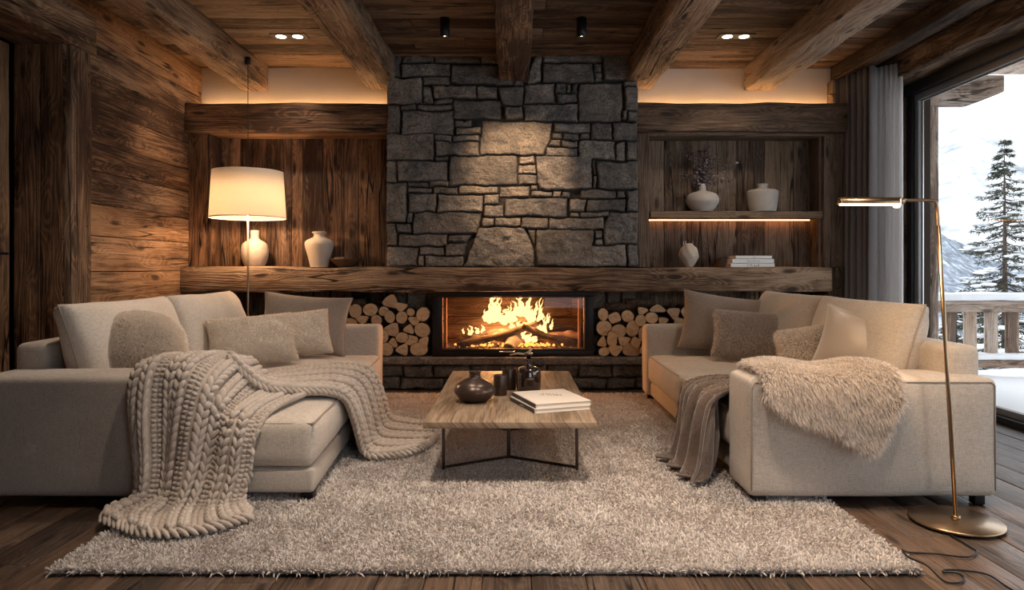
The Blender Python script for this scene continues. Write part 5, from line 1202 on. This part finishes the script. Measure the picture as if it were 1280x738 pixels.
m = M_('mountain'); o_ = m.obj(); nz_ = m.noise(m.vscale(o_, (.05, .05, .14)), 1, 9, .72, .1)
m.bsdf(col=m.ramp(nz_, [(.46, (.70, .71, .74)), (.54, (.46, .48, .51)), (.64, (.26, .28, .31))]), rough=.9, spec=.1); M_MT = m.m
def ridge(x, y):
    q = x / np.maximum(y, 1); h = np.interp(q, [.3, .6, .66, .70, .76, .9, 1.3, 2], [40, 42, 47, 43, 39, 44, 36, 40]); t = np.clip((y - 120) / 120, 0, 1)
    return h * 1.15 * t ** 1.2 * (1 + .10 * fbm(np.stack([x * .03, y * .03, x * 0], 1), 5, 4))
o = terrain('snowy_mountain', 30, 460, 115, 300, -6, 2.5, .05, (150, 90), M_MT, 9, ridge); props(o, 'pale snow covered mountain ridge far beyond the terrace', 'mountain')
m = M_('hazed_forest_slope'); o_ = m.obj(); nz_ = m.noise(m.vscale(o_, (.9, .9, .5)), 1, 8, .75); m.bsdf(col=m.ramp(nz_, [(.42, (.13, .15, .18)), (.55, (.27, .30, .35)), (.66, (.62, .65, .70))]), rough=.95, spec=.1)  # distance haze mixed into the forest colours, over the snow mottling
def hill(x, y):
    q = x / np.maximum(y, 1); h = np.interp(q, [.3, .55, .63, .66, .70, .80, 1.2], [12, 11, 9.2, 7.6, 5.6, 3.0, 2]); return h * np.clip((y - 45) / 45, 0, 1) ** .8
o = terrain('forest_hill', 15, 200, 44, 95, -4, .9, .25, (160, 60), m.m, 12, hill); props(o, 'dark wooded hillside lightly dusted with snow in the distance, haze in its colour', 'hill')
o = terrain('snow_field', 3.9, 220, -30, 120, -3.6, .25, .15, (90, 70), M_SNOW, 6); props(o, 'snow covered ground sloping away below the terrace', 'snow', kind='stuff')
M_NEED = furmat('spruce_needles', (.030, .038, .026), (.10, .115, .085), (.16, .15, .12), .15)
M_TRUNK = plain('spruce_bark', (.10, .075, .06), .95, nb=.8)
def spruce(x, y, z0, ztop, rad, seed, lab, dens=1.0, nw=.011):
    rs_ = np.random.default_rng(seed); H = ztop - z0; t_ = empty('spruce_tree', (x, y, z0), lab, 'tree', 'spruces beyond the railing')
    V, F = tube([(0, 0, 0), (.01, 0, H * .5), (0, 0, H * .985)], .1, 8, rads=[.013 * H + .02, .007 * H + .006, .003]); mk('trunk', V, F, M_TRUNK, t_)
    P_, N_, SN = [], [], []; z = H * .04
    gb = G()
    while z < H * .985:
        f = 1 - z / H; r_ = rad * (f ** .85) * rs_.uniform(.85, 1.1) + .03; nb = int(4 + 3 * f)
        for k in range(nb):
            a_ = rs_.uniform(0, 6.283); rr_ = r_ * rs_.uniform(.7, 1.08); dr = rr_ * rs_.uniform(.15, .42); n_ = 7
            s_ = np.linspace(.04, 1, n_); z = z + rs_.uniform(-.02, .02); ax = math.cos(a_), math.sin(a_)
            bz = z - dr * s_ ** .8 + .16 * rr_ * s_ ** 3
            pt = np.stack([ax[0] * rr_ * s_, ax[1] * rr_ * s_, bz], 1)
            V, F = tube([tuple(p) for p in pt], .01, 4, rads=list(np.linspace(.008, .002, n_) * (H / 5))); gb.add(V, F)
            m_ = int(70 * dens * (.3 + rr_ / rad)); t = rs_.uniform(.12, 1, m_); c = np.stack([np.interp(t, s_, pt[:, q]) for q in range(3)], 1)
            side = rs_.choice([-1, 1], m_)[:, None] * np.array([[-ax[1], ax[0], 0]]); sp = rs_.uniform(0, .34, m_)[:, None] * rr_ * (1.05 - t)[:, None] ** .6
            c = c + side * sp + np.array([[ax[0], ax[1], 0]]) * sp * .5; c[:, 2] -= sp[:, 0] * .25 + rs_.uniform(0, .03, m_)
            P_.append(c); N_.append(np.array([[ax[0] * .6, ax[1] * .6, -.15]]) + side * .4 + rs_.normal(0, .35, (m_, 3)))
            for q in range(3):
                if rs_.random() < .62:
                    tt = rs_.uniform(.35, .98); cc = np.array([np.interp(tt, s_, pt[:, q_]) for q_ in range(3)]); s3 = rr_ * rs_.uniform(.05, .15) + .012
                    SN.append((cc + (0, 0, .02), s3, a_))
        z += H * rs_.uniform(.009, .016)
    p = np.concatenate(P_); n_ = np.concatenate(N_); n_ /= np.linalg.norm(n_, axis=1, keepdims=True)
    props(strands('needles', p, n_, .062 * (H / 6) ** .4, nw, M_NEED, t_, spread=.2, droop=.25, seed=seed), kind='stuff')
    gb.out('branches', M_TRUNK, t_)
    g = G()
    for c, s3, a_ in SN:
        Rm = np.array(Matrix.Rotation(a_, 3, 'Z')); g.add((BV * (s3 * 1.7, s3 * .8, s3 * .26)) @ Rm.T + c + (0, 0, s3 * .1), BF)
    props(g.out('branch_snow', M_SNOW, t_), kind='stuff')
spruce(7.30, 10.2, -3.4, 3.10, 1.75, 1, 'tall spruce with snowy boughs right behind the terrace railing', 1.5)
spruce(7.2, 12.8, -3.5, 1.35, 1.5, 2, 'smaller snowy spruce behind the railing, left of the tall one', 1.0)
spruce(9.9, 12.5, -3.5, 2.2, 1.7, 3, 'snowy spruce behind the railing, right of the tall one', .8)
spruce(6.2, 9.6, -3.5, .75, 1.3, 4, 'low snow laden spruce close behind the railing boards', 1.0)
spruce(10.6, 15.5, -3.6, 1.0, 1.5, 5, 'snowy spruce farther off beyond the railing', .7)
spruce(9.3, 17.5, -3.6, 1.2, 1.5, 6, 'farthest small spruce visible past the tall one', .6)
